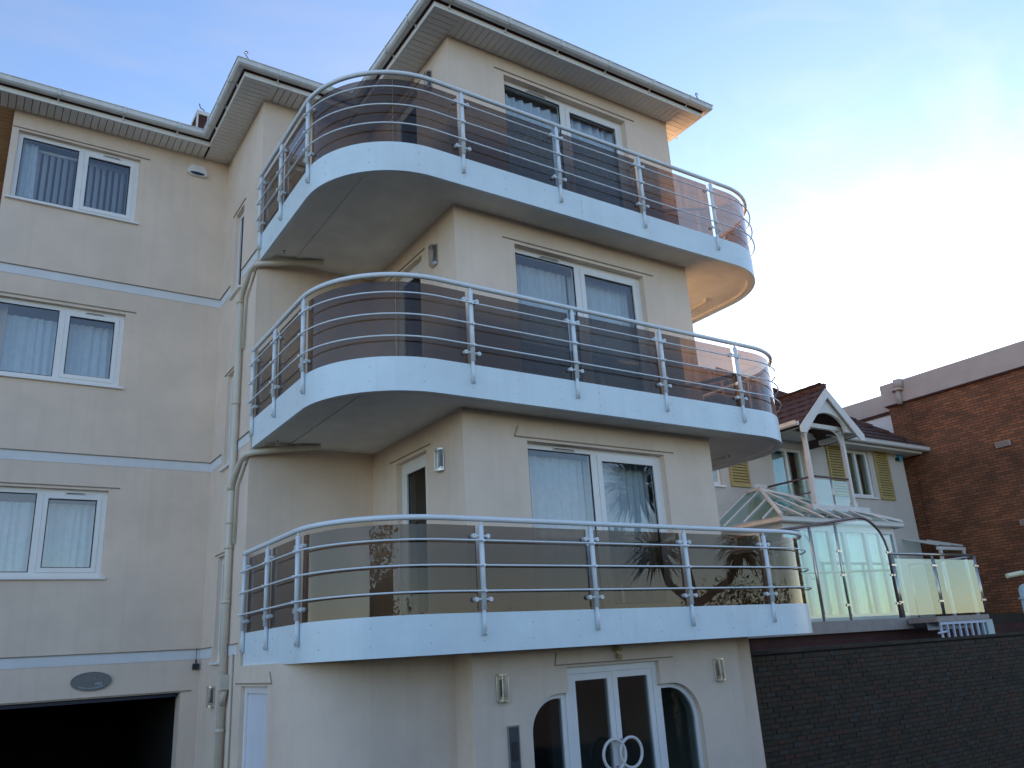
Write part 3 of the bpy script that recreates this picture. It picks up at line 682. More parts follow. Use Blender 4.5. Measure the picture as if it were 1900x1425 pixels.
pipe([(-XWL-0.35, 6.4, GZ), (-XWL-0.35, 6.4, 9.35), (-XWL-0.40, 6.4, 9.48), (-XWL-0.62, 6.4, 9.55), (-XWL-0.9, 6.4, 9.6)], 0.05).build('pipe', 'pipe', lp, smooth=True)
# brick return wall glimpsed at the far left
bl_ = tag(B().box((-XWL-3.0, 6.5, GZ), (-XWL-0.003, 6.8, 9.9)).build('brick_wall', brick_mat('left_brick', (0.30, 0.10, 0.06), (0.24, 0.08, 0.05), (0.25, 0.18, 0.14), 0.075, 0.225)), 'red brick wall behind the cream wing at the far left edge', 'wall')

# ------------------------------------------------------------------ wall lamps
def wall_lamp(T, u, z0, z1, label):
    c = T(u, 0, z0); o = empty('wall_lamp', c, label, 'lamp', 'half round wall lanterns'); h = z1-z0; w = 0.075
    def half(rad, n=6): return [(u+rad*math.cos(PI*i/n), -0.012-rad*math.sin(PI*i/n)*0.95) for i in range(n+1)]
    B().tbox(T, u-w, u+w, -0.012, 0.0, z0, z1).build('backplate', 'steel', o)
    for (za, zb, nm, r) in ((z0, z0+0.022, 'base', w), (z1-0.022, z1, 'cap', w)):
        B().prism(half(r), lambda p, t: T(p[0], p[1], t), za, zb).build(nm, 'steel', o)
    B().prism(half(w*0.55), lambda p, t: T(p[0], p[1], t), z0+0.022, z0+0.055).build('lamp_holder', 'steel', o)
    B().tube([T(u, -0.045, z0+0.055), T(u, -0.045, z1-0.06)], 0.017, 10).build('bulb', 'bulb', o, smooth=True)
    a = half(w-0.004); bq = half(w-0.008); q = B()
    q.prism(a + bq[::-1], lambda p, t: T(p[0], p[1], t), z0+0.022, z1-0.022); q.build('glass', 'lampglass', o)
    for i in (0, 2, 4, 6):
        p = half(w)[i]; B().tube([T(p[0], p[1], z0+0.01), T(p[0], p[1], z1-0.01)], 0.0055, 6).build('cage_bar', 'steel', o)
wall_lamp(SD, 0.54, 4.06, 4.34, 'steel lantern on the side wall beside the lowest balcony door')
wall_lamp(SD, 0.54, 6.83, 7.12, 'steel lantern on the side wall beside the middle balcony door')
wall_lamp(SD, 0.54, 9.60, 9.89, 'steel lantern just above the top balcony handrail')
wall_lamp(FR, 0.37, 1.41, 1.70, 'steel lantern left of the entrance door')
wall_lamp(FR, 3.75, 1.41, 1.69, 'steel lantern right of the entrance door')
wall_lamp(SM, 3.76, 1.46, 1.72, 'steel lantern beside the garage opening, partly behind the downpipe')

# ------------------------------------------------------------------ small fittings
# oval plaque over the garage
cx, cz, ra, rb = -3.135, 1.872, 0.245, 0.118
pl = empty('oval_plaque', (cx, D2, cz-rb), 'grey oval name plaque above the garage opening', 'sign')
B().prism([(cx+ra*math.cos(a), cz+rb*math.sin(a)) for a in [2*PI*i/40 for i in range(40)]], lambda p, t: (p[0], D2+t, p[1]), -0.022, 0.0).build('plate', 'plaque', pl)
q = B()
for i in range(40):
    a0, a1 = 2*PI*i/40, 2*PI*(i+1)/40
    q.add([(cx+f*ra*math.cos(a), D2-0.0225-h_, cz+f*rb*math.sin(a)) for h_ in (0, 0.004) for (f, a) in ((0.965, a0), (1.0, a0), (1.0, a1), (0.965, a1))], [(0, 3, 2, 1), (4, 5, 6, 7), (0, 1, 5, 4), (2, 3, 7, 6)])
q.build('rim', 'plaque', pl)
q = B()                                                # worn, unreadable lettering: short raised strokes
for i in range(13):
    a = R_(225+90*i/12); x = cx+0.80*ra*math.cos(a); z = cz+0.74*rb*math.sin(a)
    q.box((x-0.006, D2-0.0255, z-0.009), (x+0.003+0.004*(i % 2), D2-0.0225, z+0.009))
for i in range(4): q.box((cx+0.05+i*0.021, D2-0.0255, cz-0.045), (cx+0.062+i*0.021, D2-0.0225, cz-0.018))
q.build('lettering', 'plaquetext', pl)
q = B()
for i in range(6): q.box((cx-0.06+i*0.02, D2-0.0255, cz+0.005), (cx-0.05+i*0.02, D2-0.0225, cz+0.045+0.008*(i % 3)))
q.build('emblem', 'plaquetext2', pl)
# aerial box
ab = empty('aerial', (-1.83, D2, 1.94), 'black box with thin upright aerial at the end of the lowest white band', 'aerial')
B().tbox(WG, -1.865, -1.785, -0.045, 0.0, 1.94, 2.02).build('box', 'black', ab)
B().tube([WG(-1.825, -0.03, 2.02), WG(-1.825, -0.03, 2.07)], 0.012, 8).build('socket', 'black', ab); B().tube([WG(-1.825, -0.03, 2.07), WG(-1.825, -0.03, 2.23)], 0.004, 6).build('rod', 'black', ab)
# alarm bell box under the eave
al = empty('alarm_box', (-2.27, D2, 9.75), 'white alarm bell box with dark oval underside below the left eave', 'alarm')
pts = [(-2.43, 9.79), (-2.37, 9.765), (-2.17, 9.765), (-2.11, 9.79), (-2.12, 9.86), (-2.17, 9.95), (-2.37, 9.95), (-2.42, 9.86)]
B().prism(pts, lambda p, t: (p[0], D2+t, p[1]), -0.06, 0.0).build('housing', 'upvc', al)
B().prism([(-2.27+0.115*math.cos(a), 9.797+0.026*math.sin(a)) for a in [2*PI*i/24 for i in range(24)]], lambda p, t: (p[0], D2+t, p[1]), -0.068, -0.0605).build('lens', 'bluelens', al)
B().box((-2.31, D2-0.064, 9.885), (-2.23, D2-0.0605, 9.905)).build('badge', 'gutter', al)
# entry panel and sensor by the entrance
ip = empty('entry_panel', (0.50, 0.0, 0.2), 'tall dark entry phone panel left of the entrance door', 'entry phone')
B().box((0.405, -0.018, 0.2), (0.555, 0.0, 1.16)).build('surround', 'interior', ip); B().box((0.42, -0.024, 0.215), (0.54, -0.0182, 1.145)).build('plate', 'panel', ip)
for i in range(5):
    for j in range(2): B().box((0.435+j*0.055, -0.029, 0.62-i*0.06), (0.475+j*0.055, -0.0242, 0.65-i*0.06)).build('button', 'black', ip)
B().box((0.44, -0.029, 0.80), (0.52, -0.0242, 1.0)).build('speaker_grille', 'black', ip)
ss = empty('security_sensor', (2.03, 0, 1.77), 'small beige twin-headed sensor on the wall above the entrance door', 'sensor')
B().box((1.975, -0.03, 1.86), (2.055, 0.0, 1.93)).build('mount', 'beigeplastic', ss)
B().tube([(2.03, -0.03, 1.90), (2.03, -0.10, 1.88)], 0.030, 10).build('upper_head', 'beigeplastic', ss, smooth=True)
B().tube([(2.03, -0.02, 1.80), (2.055, -0.075, 1.785)], 0.026, 10).build('lower_head', 'beigeplastic', ss, smooth=True)
B().tube([(2.02, -0.015, 1.86), (2.03, -0.018, 1.80)], 0.010, 8).build('neck', 'beigeplastic', ss)

# ------------------------------------------------------------------ neighbour: terrace and retaining wall
TZ = 2.12
tag(B().box((5.62, 1.74, GL), (17.05, 14.0, 1.905)).build('terrace', 'redbrick'), kind='structure')
ts = B().box((5.9, 1.62, 1.908), (11.0, 4.38, TZ)).build('terrace_slab', 'slab'); tag(ts, kind='structure')
tag(B().box((11.004, 1.95, 1.908), (17.0, 4.38, TZ-0.01)).build('terrace_paving', 'db2'), kind='structure')
rw = empty('retaining_wall', (9.5, 1.1, GL), 'dark weathered brick retaining wall below the neighbouring terrace', 'wall')
WY, WX0, WX1, WZ1 = 1.0, 4.98, 16.9, 1.665
B().box((WX0, WY+0.012, GL), (WX1, WY+0.22, WZ1-0.012)).build('mortar_core', 'darkbrickback', rw)
cells = []; row = 0; z = GL
while z+0.07 < WZ1+0.01:
    x = WX0 - (0.112 if row % 2 else 0)
    while x < WX1:
        a, c = max(x, WX0), min(x+0.215, WX1)
        if c-a > 0.05: cells.append((a, c, z))
        x += 0.225
    z += 0.075; row += 1
cells = [c for c in cells if c[2] > -0.8]
cells.sort(key=lambda c: (Vector((c[0], WY, c[2]))-CAM).length)
protos = {}
rest = B()
cnt = 0
for (a, c, z) in cells:
    mi = random.choice([0, 0, 1, 1, 2, 2, 3, 4]); fullb = abs(c-a-0.215) < 1e-4
    pr = random.uniform(-0.004, 0.006)
    if cnt < 300 and fullb and z > 0.0:
        cnt += 1
        if mi not in protos:
            bb = B().box((0, 0, 0), (0.215, 0.03, 0.065)); o = bb.build('brick', 'db%d' % mi, rw, origin=(0, 0, 0)); protos[mi] = o; place(o, (a, WY+pr, z+0.005), rw)
        else: inst(protos[mi], 'brick', (a, WY+pr, z+0.005), rw)
    else: rest.box((a, WY+pr, z+0.005), (c, WY+pr+0.03, z+0.07), mi)
rest.build('brick_field', ['db%d' % i for i in range(5)], rw)['kind'] = 'stuff'
for i, x in enumerate([WX0+0.46*j for j in range(26)]):
    if x+0.455 < WX1: B().box((x, WY-0.03, WZ1), (x+0.452, WY+0.25, WZ1+0.05)).build('coping_stone', 'db%d' % (2 if i % 3 else 0), rw)

# ------------------------------------------------------------------ neighbour: rendered house with gabled porch
HY = 4.4
HS = empty('neighbour_house', (12.5, HY, TZ), 'white rendered house with red tiled roof, gabled balcony porch and olive shutters', 'house')
HF = lambda u, d, z: (u, HY+d, z)
hh = [(8.2, 9.25, 5.19, 6.42), (11.07, 12.25, 4.6, 6.25), (14.03, 14.97, 5.2, 6.42)]
wall('wall', HF, 7.6, 16.57, 1.92, 6.6, 0.25, hh, 'hrender', HS)
wall('wall', lambda u, d, z: (16.57-d, u, z), HY+0.25, 11, 1.92, 6.6, 0.25, [], 'hrender', HS)
wall('wall', lambda u, d, z: (7.6+d, u, z), HY+0.25, 11, 1.92, 6.6, 0.25, [], 'hrender', HS)
B().box((7.85, 7.0, 1.92), (16.3, 7.1, 6.6)).build('inner_wall', 'interior', HS)
def hwin(u0, u1, z0, z1, muls, name='window'):
    b = B(); f = 0.07
    b.tbox(HF, u0, u1, 0.05, 0.12, z1-f, z1); b.tbox(HF, u0, u1, 0.05, 0.12, z0, z0+f); b.tbox(HF, u0, u0+f, 0.05, 0.12, z0+f, z1-f); b.tbox(HF, u1-f, u1, 0.05, 0.12, z0+f, z1-f)
    w = b.build(name, 'upvc', HS); e = [u0+f]
    for m in muls: B().tbox(HF, m-0.045, m+0.045, 0.045, 0.118, z0+f, z1-f).build('mullion', 'upvc', w); e += [m-0.045, m+0.045]
    e.append(u1-f)
    for i in range(0, len(e), 2): B().tbox(HF, e[i], e[i+1], 0.075, 0.087, z0+f, z1-f).build('pane', 'clearglass', w)
    B().tbox(HF, u0-0.06, u1+0.06, -0.05, 0.06, z0-0.05, z0-0.003).build('sill', 'upvc', w)
hwin(*hh[0], [8.75]); hwin(*hh[1], [11.67], 'porch_door'); hwin(*hh[2], [14.46])
curtain(HF, 14.05, 14.5, 5.22, 6.4, 0.3, 'grey gold curtain in the left pane of the shuttered house window', 0.09, 0.02, 'curtaingold')
curtain(HF, 14.52, 14.95, 5.22, 6.4, 0.3, 'grey gold curtain in the right pane of the shuttered house window', 0.09, 0.02, 'curtaingold')
curtain(HF, 8.22, 9.23, 5.2, 6.4, 0.3, 'pale blue curtain in the house window beside the bay wall', 0.12, 0.02, 'netcurtain')
curtain(HF, 11.1, 12.2, 4.62, 6.2, 0.35, 'pale curtain behind the glazed porch door of the white house', 0.12, 0.02, 'netcurtain')
slat = None
for (u0, u1, z0, z1) in ((15.18, 15.80, 5.16, 6.54), (13.19, 13.84, 5.16, 6.56), (9.52, 10.15, 5.18, 6.55)):
    b = B(); f = 0.055
    b.tbox(HF, u0, u1, -0.05, -0.005, z1-f, z1); b.tbox(HF, u0, u1, -0.05, -0.005, z0, z0+f); b.tbox(HF, u0, u0+f, -0.05, -0.005, z0+f, z1-f); b.tbox(HF, u1-f, u1, -0.05, -0.005, z0+f, z1-f)
    sh = b.build('shutter', 'shutter', HS)
    nz2 = 19; 
    for i in range(nz2):
        zc = z0+f+0.03+i*(z1-z0-2*f-0.06)/(nz2-1)
        B().add([HF(u, d, zc+dzz) for (d, dzz) in ((-0.048, -0.028), (-0.040, -0.032), (-0.010, 0.026), (-0.018, 0.030)) for u in (u0+f, u1-f)],
                [(0, 1, 3, 2), (2, 3, 5, 4), (4, 5, 7, 6), (6, 7, 1, 0), (0, 2, 4, 6), (1, 7, 5, 3)]).build('slat', 'shutter', sh)
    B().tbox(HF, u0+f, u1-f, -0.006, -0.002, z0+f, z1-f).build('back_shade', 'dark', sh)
# roof with real tiles
def tiled(A, Bq, upv, length, x_at, mat, parent, name='roof_tiles', tw=0.30, th_=0.27):
    """tiles laid course by course: A->Bq eave line, upv unit slope vector, x_at(t)->(from,to) along the eave at slope length t"""
    A = Vector(A); ev = (Vector(Bq)-A); el = ev.length; ev.normalize(); upv = Vector(upv).normalized(); nrm = ev.cross(upv).normalized()
    if nrm.z < 0: nrm = -nrm
    b = B(); t = 0; r = 0
    while t < length:
        f0, f1 = x_at(t+th_/2); x = f0 - (tw/2 if r % 2 else 0)
        while x < f1:
            a, c = max(x+0.004, f0), min(x+tw-0.004, f1)
            if c-a > 0.03:
                l0 = random.uniform(0.020, 0.030); t1 = t+th_+0.03
                P = lambda e, s, h: A+ev*e+upv*s+nrm*h
                b.add([P(a, t, l0-0.016), P(c, t, l0-0.016), P(c, t1, -0.012), P(a, t1, -0.012), P(a, t, l0+0.004), P((a+c)/2, t, l0+0.018), P(c, t, l0+0.004), P(c, t1, 0.004), P((a+c)/2, t1, 0.018), P(a, t1, 0.004)],
                      [(0, 1, 2, 3), (4, 9, 8, 5), (5, 8, 7, 6), (0, 4, 5, 6, 1), (1, 6, 7, 2), (2, 7, 8, 9, 3), (3, 9, 4, 0)])
            x += tw
        t += th_; r += 1
    o = b.build(name, mat, parent, recalc=False); o['kind'] = 'stuff'; return o
TP = 0.80; sl_ = math.sqrt(1+TP*TP)
rf = B().add([(7.2, 4.0, 6.60), (16.97, 4.0, 6.60), (16.97, 11.0, 6.60), (7.2, 11.0, 6.60), (10.7, 7.5, 6.60+3.5*TP), (13.47, 7.5, 6.60+3.5*TP)],
             [(0, 1, 5, 4), (1, 2, 5), (2, 3, 4, 5), (3, 0, 4), (3, 2, 1, 0)]).build('roof', 'htile', HS)
tiled((7.2, 4.0, 6.60), (16.97, 4.0, 6.60), (0, 1, TP), 3.5*sl_, lambda t: (t/sl_, 9.77-t/sl_), 'htile', rf)
for i in range(13):
    s0, s1 = i*0.28, i*0.28+0.31
    p = lambda s, h: (16.97-s, 4.0+s, 6.60+TP*s+h)
    B().tube([p(s0, 0.055), p(s1, 0.035)], 0.085, 8, r1=0.07).build('hip_tile', 'htile', rf, smooth=True)
q = B(); q.sweep([(0, 6.44), (0, 6.58), (-0.02, 6.58), (-0.02, 6.44)], [(7.2, 4.02), (16.93, 4.02), (16.93, 9)]); q.build('fascia_board', 'hwhite', HS)
B().box((7.2, 4.045, 6.44), (16.92, 4.398, 6.46)).build('soffit', 'hwhite', HS)
hgp = [(o-0.02+0.02, zz+6.50-10.225+0.0) for o, zz in prof]
hgp = [(o, zz-gz+6.50) for o, zz in prof]
B().sweep(hgp, [(12.55, 4.0), (16.97, 4.0), (16.97, 9)]).build('gutter', 'hwhite', HS)
# porch
PY = 3.0; PX, PZ = 11.43, 7.32; PE = 6.42; PW = 1.02
fy = lambda p, t: (p[0], t, p[1])
po = B(); k_ = (PZ-PE)/PW
po.add([(PX, PY-0.10, PZ), (PX-PW-0.1, PY-0.10, PE-0.1*k_), (PX-PW-0.1, 6.0, PE-0.1*k_), (PX, 6.0, PZ), (PX+PW+0.1, PY-0.10, PE-0.1*k_), (PX+PW+0.1, 6.0, PE-0.1*k_),
        (PX, PY-0.10, PZ-0.06), (PX-PW-0.1, PY-0.10, PE-0.1*k_-0.06), (PX-PW-0.1, 6.0, PE-0.1*k_-0.06), (PX, 6.0, PZ-0.06), (PX+PW+0.1, PY-0.10, PE-0.1*k_-0.06), (PX+PW+0.1, 6.0, PE-0.1*k_-0.06)],
       [(0, 1, 2, 3), (0, 3, 5, 4), (6, 9, 8, 7), (6, 10, 11, 9), (0, 6, 7, 1), (0, 4, 10, 6), (1, 7, 8, 2), (4, 5, 11, 10), (2, 8, 9, 3), (3, 9, 11, 5)])
pr_ = po.build('porch_roof', 'htile', HS)
pl_ = math.hypot(PW+0.1, (PW+0.1)*k_)
tiled((PX-PW-0.1, PY-0.1, PE-0.1*k_), (PX-PW-0.1, 6.0, PE-0.1*k_), (1, 0, k_), pl_, lambda t: (0, 3.1), 'htile', pr_)
tiled((PX+PW+0.1, PY-0.1, PE-0.1*k_), (PX+PW+0.1, 6.0, PE-0.1*k_), (-1, 0, k_), pl_, lambda t: (0, 3.1), 'htile', pr_)
for i in range(8):
    B().tube([(PX, PY-0.1+i*0.3, PZ+0.02), (PX, PY-0.1+i*0.3+0.31, PZ+0.01)], 0.085, 8).build('ridge_tile', 'htile', pr_, smooth=True)
for sg in (-1, 1):                                     # barge boards
    e = PX+sg*(PW+0.13)
    B().prism([(PX, PZ-0.03), (e, PE-0.13*k_-0.02), (e, PE-0.13*k_-0.17), (e-sg*0.16, PE-0.13*k_-0.17), (PX, PZ-0.25)], fy, PY-0.135, PY-0.102).build('barge_board', 'hwhite', pr_)
ai = [(PX-PW+0.02, PE-0.10), (PX-PW+0.02, PE+0.02), (PX, PZ-0.12), (PX+PW-0.02, PE+0.02), (PX+PW-0.02, PE-0.10), (PX+0.62, PE-0.10)]
ai += [(PX+0.60*math.cos(a), PE-0.10+0.40*math.sin(a)) for a in [PI*i/16 for i in range(17)]] + [(PX-0.62, PE-0.10)]
B().prism(ai, fy, PY-0.04, PY+0.03).build('gable_infill', 'hwhite', HS)
B().box((PX-PW-0.06, PY+0.02, PE-0.14), (PX-PW+0.04, 4.4, PE-0.02)).build('porch_beam', 'hwhite', HS)
B().box((PX+PW-0.04, PY+0.02, PE-0.14), (PX+PW+0.06, 4.0, PE-0.02)).build('porch_beam', 'hwhite', HS)
B().box((PX-PW, PY, 4.44), (PX+PW, HY, 4.58)).build('porch_floor', 'hwhite', HS)
B().sweep([(o, zz-gz+PE-0.12) for o, zz in prof], [(PX-PW-0.11, 4.0), (PX-PW-0.11, PY-0.1)]).build('gutter', 'hwhite', HS)
CYP = 3.2
B().box((PX-PW+0.05, CYP-0.04, 6.40), (PX+PW-0.05, CYP+0.04, 6.50)).build('porch_beam', 'hwhite', HS)
for cx in (10.79, 12.16):
    q = B(); q.box((cx-0.042, CYP-0.042, 4.58), (cx+0.042, CYP+0.042, 6.40)); q.box((cx-0.062, CYP-0.062, 6.32), (cx+0.062, CYP+0.062, 6.398)); q.box((cx-0.06, CYP-0.06, 4.585), (cx+0.06, CYP+0.06, 4.72))
    co = q.build('porch_column', 'hwhite', HS)
    for (dx, dy) in ((1 if cx < 11.4 else -1, 0), (0, 1)):
        pts = [(cx+dx*(0.04+0.34*(1-math.cos(a))), CYP+dy*(0.04+0.34*(1-math.cos(a))), 6.02+0.385*math.sin(a)) for a in [PI/2*i/8 for i in range(9)]]
        B().tube(pts, 0.02, 6).build('brace', 'hwhite', co, smooth=True)
pb = empty('porch_balustrade', (11.45, CYP, 4.6), 'small glass balustrade with brown rails on the porch balcony of the white house', 'railing')
B().tube([(10.84, CYP, 5.26), (12.11, CYP, 5.26)], 0.024, 8).build('handrail', 'crail', pb, smooth=True)
B().tube([(10.79, CYP+0.07, 5.24), (10.79, 4.39, 5.24)], 0.024, 8).build('handrail', 'crail', pb, smooth=True)
B().tube([(10.79, CYP+0.07, 4.90), (10.79, 4.39, 4.90)], 0.016, 8).build('lower_rail', 'crail', pb, smooth=True)
B().tube([(11.47, CYP, 4.585), (11.47, CYP, 5.24)], 0.02, 8).build('post', 'steel', pb, smooth=True)
for a, c in ((10.86, 11.44), (11.50, 12.09)): B().box((a, CYP-0.005, 4.62), (c, CYP+0.005, 5.20)).build('glass_panel', 'clearglass', pb)
B().box((10.784, CYP+0.09, 4.62), (10.796, 4.37, 5.18)).build('glass_panel', 'clearglass', pb)
hb_ = empty('house_alarm', (16.33, HY, 6.25), 'bright blue alarm box at the top right corner of the white house', 'alarm')
B().prism([(16.25, 6.27), (16.42, 6.27), (16.42, 6.42), (16.34, 6.52)], fy, HY-0.08, HY).build('box', 'cyan', hb_)
B().tube([(16.20, HY-0.05, 6.31), (16.26, HY-0.05, 6.31)], 0.05, 8).build('camera_head', 'black', hb_)

# ------------------------------------------------------------------ conservatory
CY, C0, C1, CZ = 2.6, 8.78, 12.55, 4.06
CS = empty('conservatory', (10.65, CY, TZ), 'white framed glass conservatory with pitched glass roof on the terrace', 'conservatory')
b = B(); b.box((C0, CY, TZ), (C1, CY+0.08, TZ+0.14)); b.box((C0, CY, CZ-0.14), (C1, CY+0.08, CZ)); b.box((C0, CY+0.08, TZ), (C0+0.08, 4.4, TZ+0.14)); b.box((C0, CY+0.08, CZ-0.14), (C0+0.08, 4.4, CZ))
b.box((C1-0.08, CY+0.08, TZ), (C1, 4.4, TZ+0.14)); b.box((C1-0.08, CY+0.08, CZ-0.14), (C1, 4.4, CZ))
b.build('frame', 'hwhite', CS)
ms = [8.78, 9.30, 9.66, 10.20, 10.68, 11.42, 11.95, 12.47]
for i, x in enumerate(ms):
    wd = 0.08 if i in (0, 7) else 0.11
    B().box((x, CY-0.004, TZ+0.14), (x+wd, CY+0.076, CZ-0.14)).build('mullion', 'hwhite', CS)
for a, c in zip(ms[:-1], ms[1:]): B().box((a+0.11, CY+0.03, TZ+0.14), (c, CY+0.042, CZ-0.14)).build('pane', 'clearglass', CS)
for y0_, y1_ in ((CY+0.08, 3.2), (3.28, 3.8), (3.88, 4.4)): B().box((C0+0.03, y0_, TZ+0.14), (C0+0.042, y1_, CZ-0.14)).build('pane', 'clearglass', CS)
for y in (3.2, 3.8): B().box((C0, y, TZ+0.14), (C0+0.08, y+0.08, CZ-0.14)).build('mullion', 'hwhite', CS)
curtain(lambda u, d, z: (u, CY+d, z), 8.95, 12.4, TZ+0.1, CZ-0.15, 0.16, 'pale pleated sheet added behind the conservatory doors to brighten the panes', 0.2, 0.02, 'palesheet')  # pale sheet added to imitate bright sky reflected in the panes
A_ = Vector((10.0, 4.0, 5.04)); A2 = Vector((10.0, 4.39, 5.04)); e0 = Vector((C0-0.12, CY-0.12, CZ+0.11)); e1 = Vector((C1+0.2, CY-0.12, CZ+0.11)); eb = Vector((C0-0.12, 4.39, CZ+0.11)); er = Vector((C1+0.2, 4.39, CZ+0.11))
upz = Vector((0, 0, 0.025)); dn = Vector((0, 0, -0.012))
def slope_pane(P):
    Q = []
    for p in P:
        if not Q or (p-Q[-1]).length > 1e-3: Q.append(p)
    if (Q[0]-Q[-1]).length < 1e-3: Q.pop()
    n = len(Q); B().add(Q+[p+dn for p in Q], [tuple(range(n)), tuple(range(n, 2*n))[::-1]]+[(i, n+i, n+(i+1) % n, (i+1) % n) for i in range(n)]).build('roof_pane', 'clearglass', CS)
for p in (e0, e1): B().tube([p+upz, A_+upz], 0.042, 6).build('hip_rafter', 'hwhite', CS)
B().tube([A_+upz, A2+upz], 0.045, 6).build('ridge_bar', 'hwhite', CS)
def hipt(x):                                           # point on the hip lines above eave position x
    return e0.lerp(A_, (x-e0.x)/(A_.x-e0.x)) if x < A_.x else e1.lerp(A_, (e1.x-x)/(e1.x-A_.x))
rx = [e0.x, 9.35, 10.0, 10.55, 11.1, 11.65, 12.2, e1.x]
for x in rx[1:-1]: B().tube([(x, e0.y, e0.z+0.018), hipt(x)+upz*0.7], 0.022, 6).build('rafter', 'hwhite', CS)
for a, c in zip(rx[:-1], rx[1:]): slope_pane([Vector((a, e0.y, e0.z)), Vector((c, e0.y, e0.z)), hipt(c), hipt(a)])
def hipy(y): return e0.lerp(A_, (y-e0.y)/(A_.y-e0.y)) if y < A_.y else Vector((A_.x, y, A_.z))
ry = [e0.y, 2.95, 3.45, 4.0, 4.39]
for y in ry[1:]: B().tube([(e0.x, y, e0.z+0.018), hipy(y)+upz*0.7], 0.022, 6).build('rafter', 'hwhite', CS)
for a, c in zip(ry[:-1], ry[1:]): slope_pane([Vector((e0.x, a, e0.z)), Vector((e0.x, c, e0.z)), hipy(c), hipy(a)])
slope_pane([e1, er, A2, A_])
B().sweep([(o-0.02, zz-gz+CZ) for o, zz in prof], [(e0.x+0.1, 4.38), (e0.x+0.1, e0.y+0.1), (e1.x-0.08, e0.y+0.1), (e1.x-0.08, 4.38)]).build('gutter', 'hwhite', CS)
q = B()
for i in range(7): q.tube([(A_.x-0.18+i*0.06, A_.y-0.02, A_.z+0.05), (A_.x-0.18+i*0.06, A_.y-0.02, A_.z+0.13)], 0.02, 6)
q.build('ridge_cresting', 'hwhite', CS)
# small lean-to glazing beyond the house corner
ln = empty('lean_to', (16.6, 3.9, TZ), 'low white lean-to with glass roof at the right corner of the white house', 'lean-to')
B().add([(15.75, 4.38, 4.13), (16.9, 4.38, 4.13), (16.9, 3.45, 3.86), (15.75, 3.45, 3.86), (15.75, 4.38, 4.10), (16.9, 4.38, 4.10), (16.9, 3.45, 3.83), (15.75, 3.45, 3.83)], [(0, 3, 2, 1), (4, 5, 6, 7), (0, 4, 7, 3), (1, 2, 6, 5), (3, 7, 6, 2), (0, 1, 5, 4)]).build('roof_pane', 'clearglass', ln)
for x in (15.75, 16.3, 16.88): B().tube([(x, 4.38, 4.14), (x, 3.45, 3.87)], 0.018, 6).build('rafter', 'hwhite', ln)
B().box((15.7, 3.43, 3.75), (16.95, 3.5, 3.83)).build('eaves_beam', 'hwhite', ln)
for x in (15.75, 16.82): B().box((x, 3.42, TZ), (x+0.08, 3.48, 3.75)).build('post', 'hwhite', ln)
B().box((15.83, 3.44, TZ), (16.82, 3.45, 3.72)).build('pane', 'clearglass', ln)

# ------------------------------------------------------------------ terrace glass screen and balustrade
SY = 1.8
sc_ = empty('glass_screen', (9.6, SY, TZ), 'tall glass terrace screen with curved brown top rail in front of the conservatory', 'screen')
top = [(7.4, 3.72), (8.04, 3.80), (9.3, 3.965), (10.07, 4.07), (10.25, 4.08), (10.42, 4.04), (10.60, 3.95), (10.75, 3.82), (10.86, 3.64), (10.92, 3.45), (10.92, TZ)]
B().tube([(x, SY, z) for x, z in top], 0.026, 8).build('top_rail', 'crail', sc_, smooth=True)
for x, zt in ((7.7, 3.74), (8.52, 3.85), (9.32, 3.95)): B().tube([(x, SY, TZ), (x, SY, zt)], 0.022, 8).build('post', 'steel', sc_, smooth=True)
def topz(x):
    for (a, za), (c, zc) in zip(top[:-2], top[1:-1]):
        if a <= x <= c: return za+(zc-za)*(x-a)/(c-a)
    return 3.4
for a, c in ((7.75, 8.47), (8.57, 9.27), (9.37, 10.87)):
    n = 12; pts = [(a, TZ+0.06)] + [(c, TZ+0.06)] + [(c-(c-a)*i/n, topz(c-(c-a)*i/n)-0.06) for i in range(n+1)]
    B().prism(pts, fy, SY-0.006, SY+0.006).build('glass_panel', 'clearglass', sc_)
B().tube([(7.7, SY+0.03, 2.98), (10.9, SY+0.03, 3.05)], 0.018, 6).build('mid_rail', 'steel', sc_, smooth=True)
for x in (9.32, 10.92):
    for z in (2.4, 2.95, 3.4): B().box((x-0.07, SY-0.02, z-0.02), (x+0.07, SY+0.02, z+0.02)).build('clamp', 'steel', sc_)
tb = empty('terrace_balustrade', (12.6, SY, TZ), 'low glass terrace balustrade with steel posts right of the curved screen', 'railing')
B().tube([(10.97, SY, 3.38), (14.18, SY, 3.38)], 0.030, 8).build('handrail', 'steel', tb, smooth=True)
for x in (11.02, 12.46, 14.13):
    q = B(); q.tube([(x-0.025, SY, 1.9), (x-0.025, SY, 3.36)], 0.017, 8); q.tube([(x+0.025, SY, 1.9), (x+0.025, SY, 3.36)], 0.017, 8); q.build('post', 'steel', tb, smooth=True)
    for z in (2.42, 3.15): B().box((x-0.09, SY-0.02, z-0.018), (x+0.09, SY+0.02, z+0.018)).build('clamp', 'steel', tb)
for a, c in ((11.08, 12.40), (12.53, 14.07)): B().box((a, SY-0.006, 2.16), (c, SY+0.006, 3.28)).build('glass_panel', 'clearglass', tb)
B().tube([(14.18, SY, 3.36), (14.18, 3.4, 3.36)], 0.026, 8).build('return_rail', 'steel', tb, smooth=True)
for y in (2.6, 3.4): B().tube([(14.18, y, TZ-0.01), (14.18, y, 3.35)], 0.018, 8).build('post', 'steel', tb, smooth=True)
B().box((14.174, SY+0.08, 2.16), (14.186, 3.35, 3.28)).build('glass_panel', 'clearglass', tb)
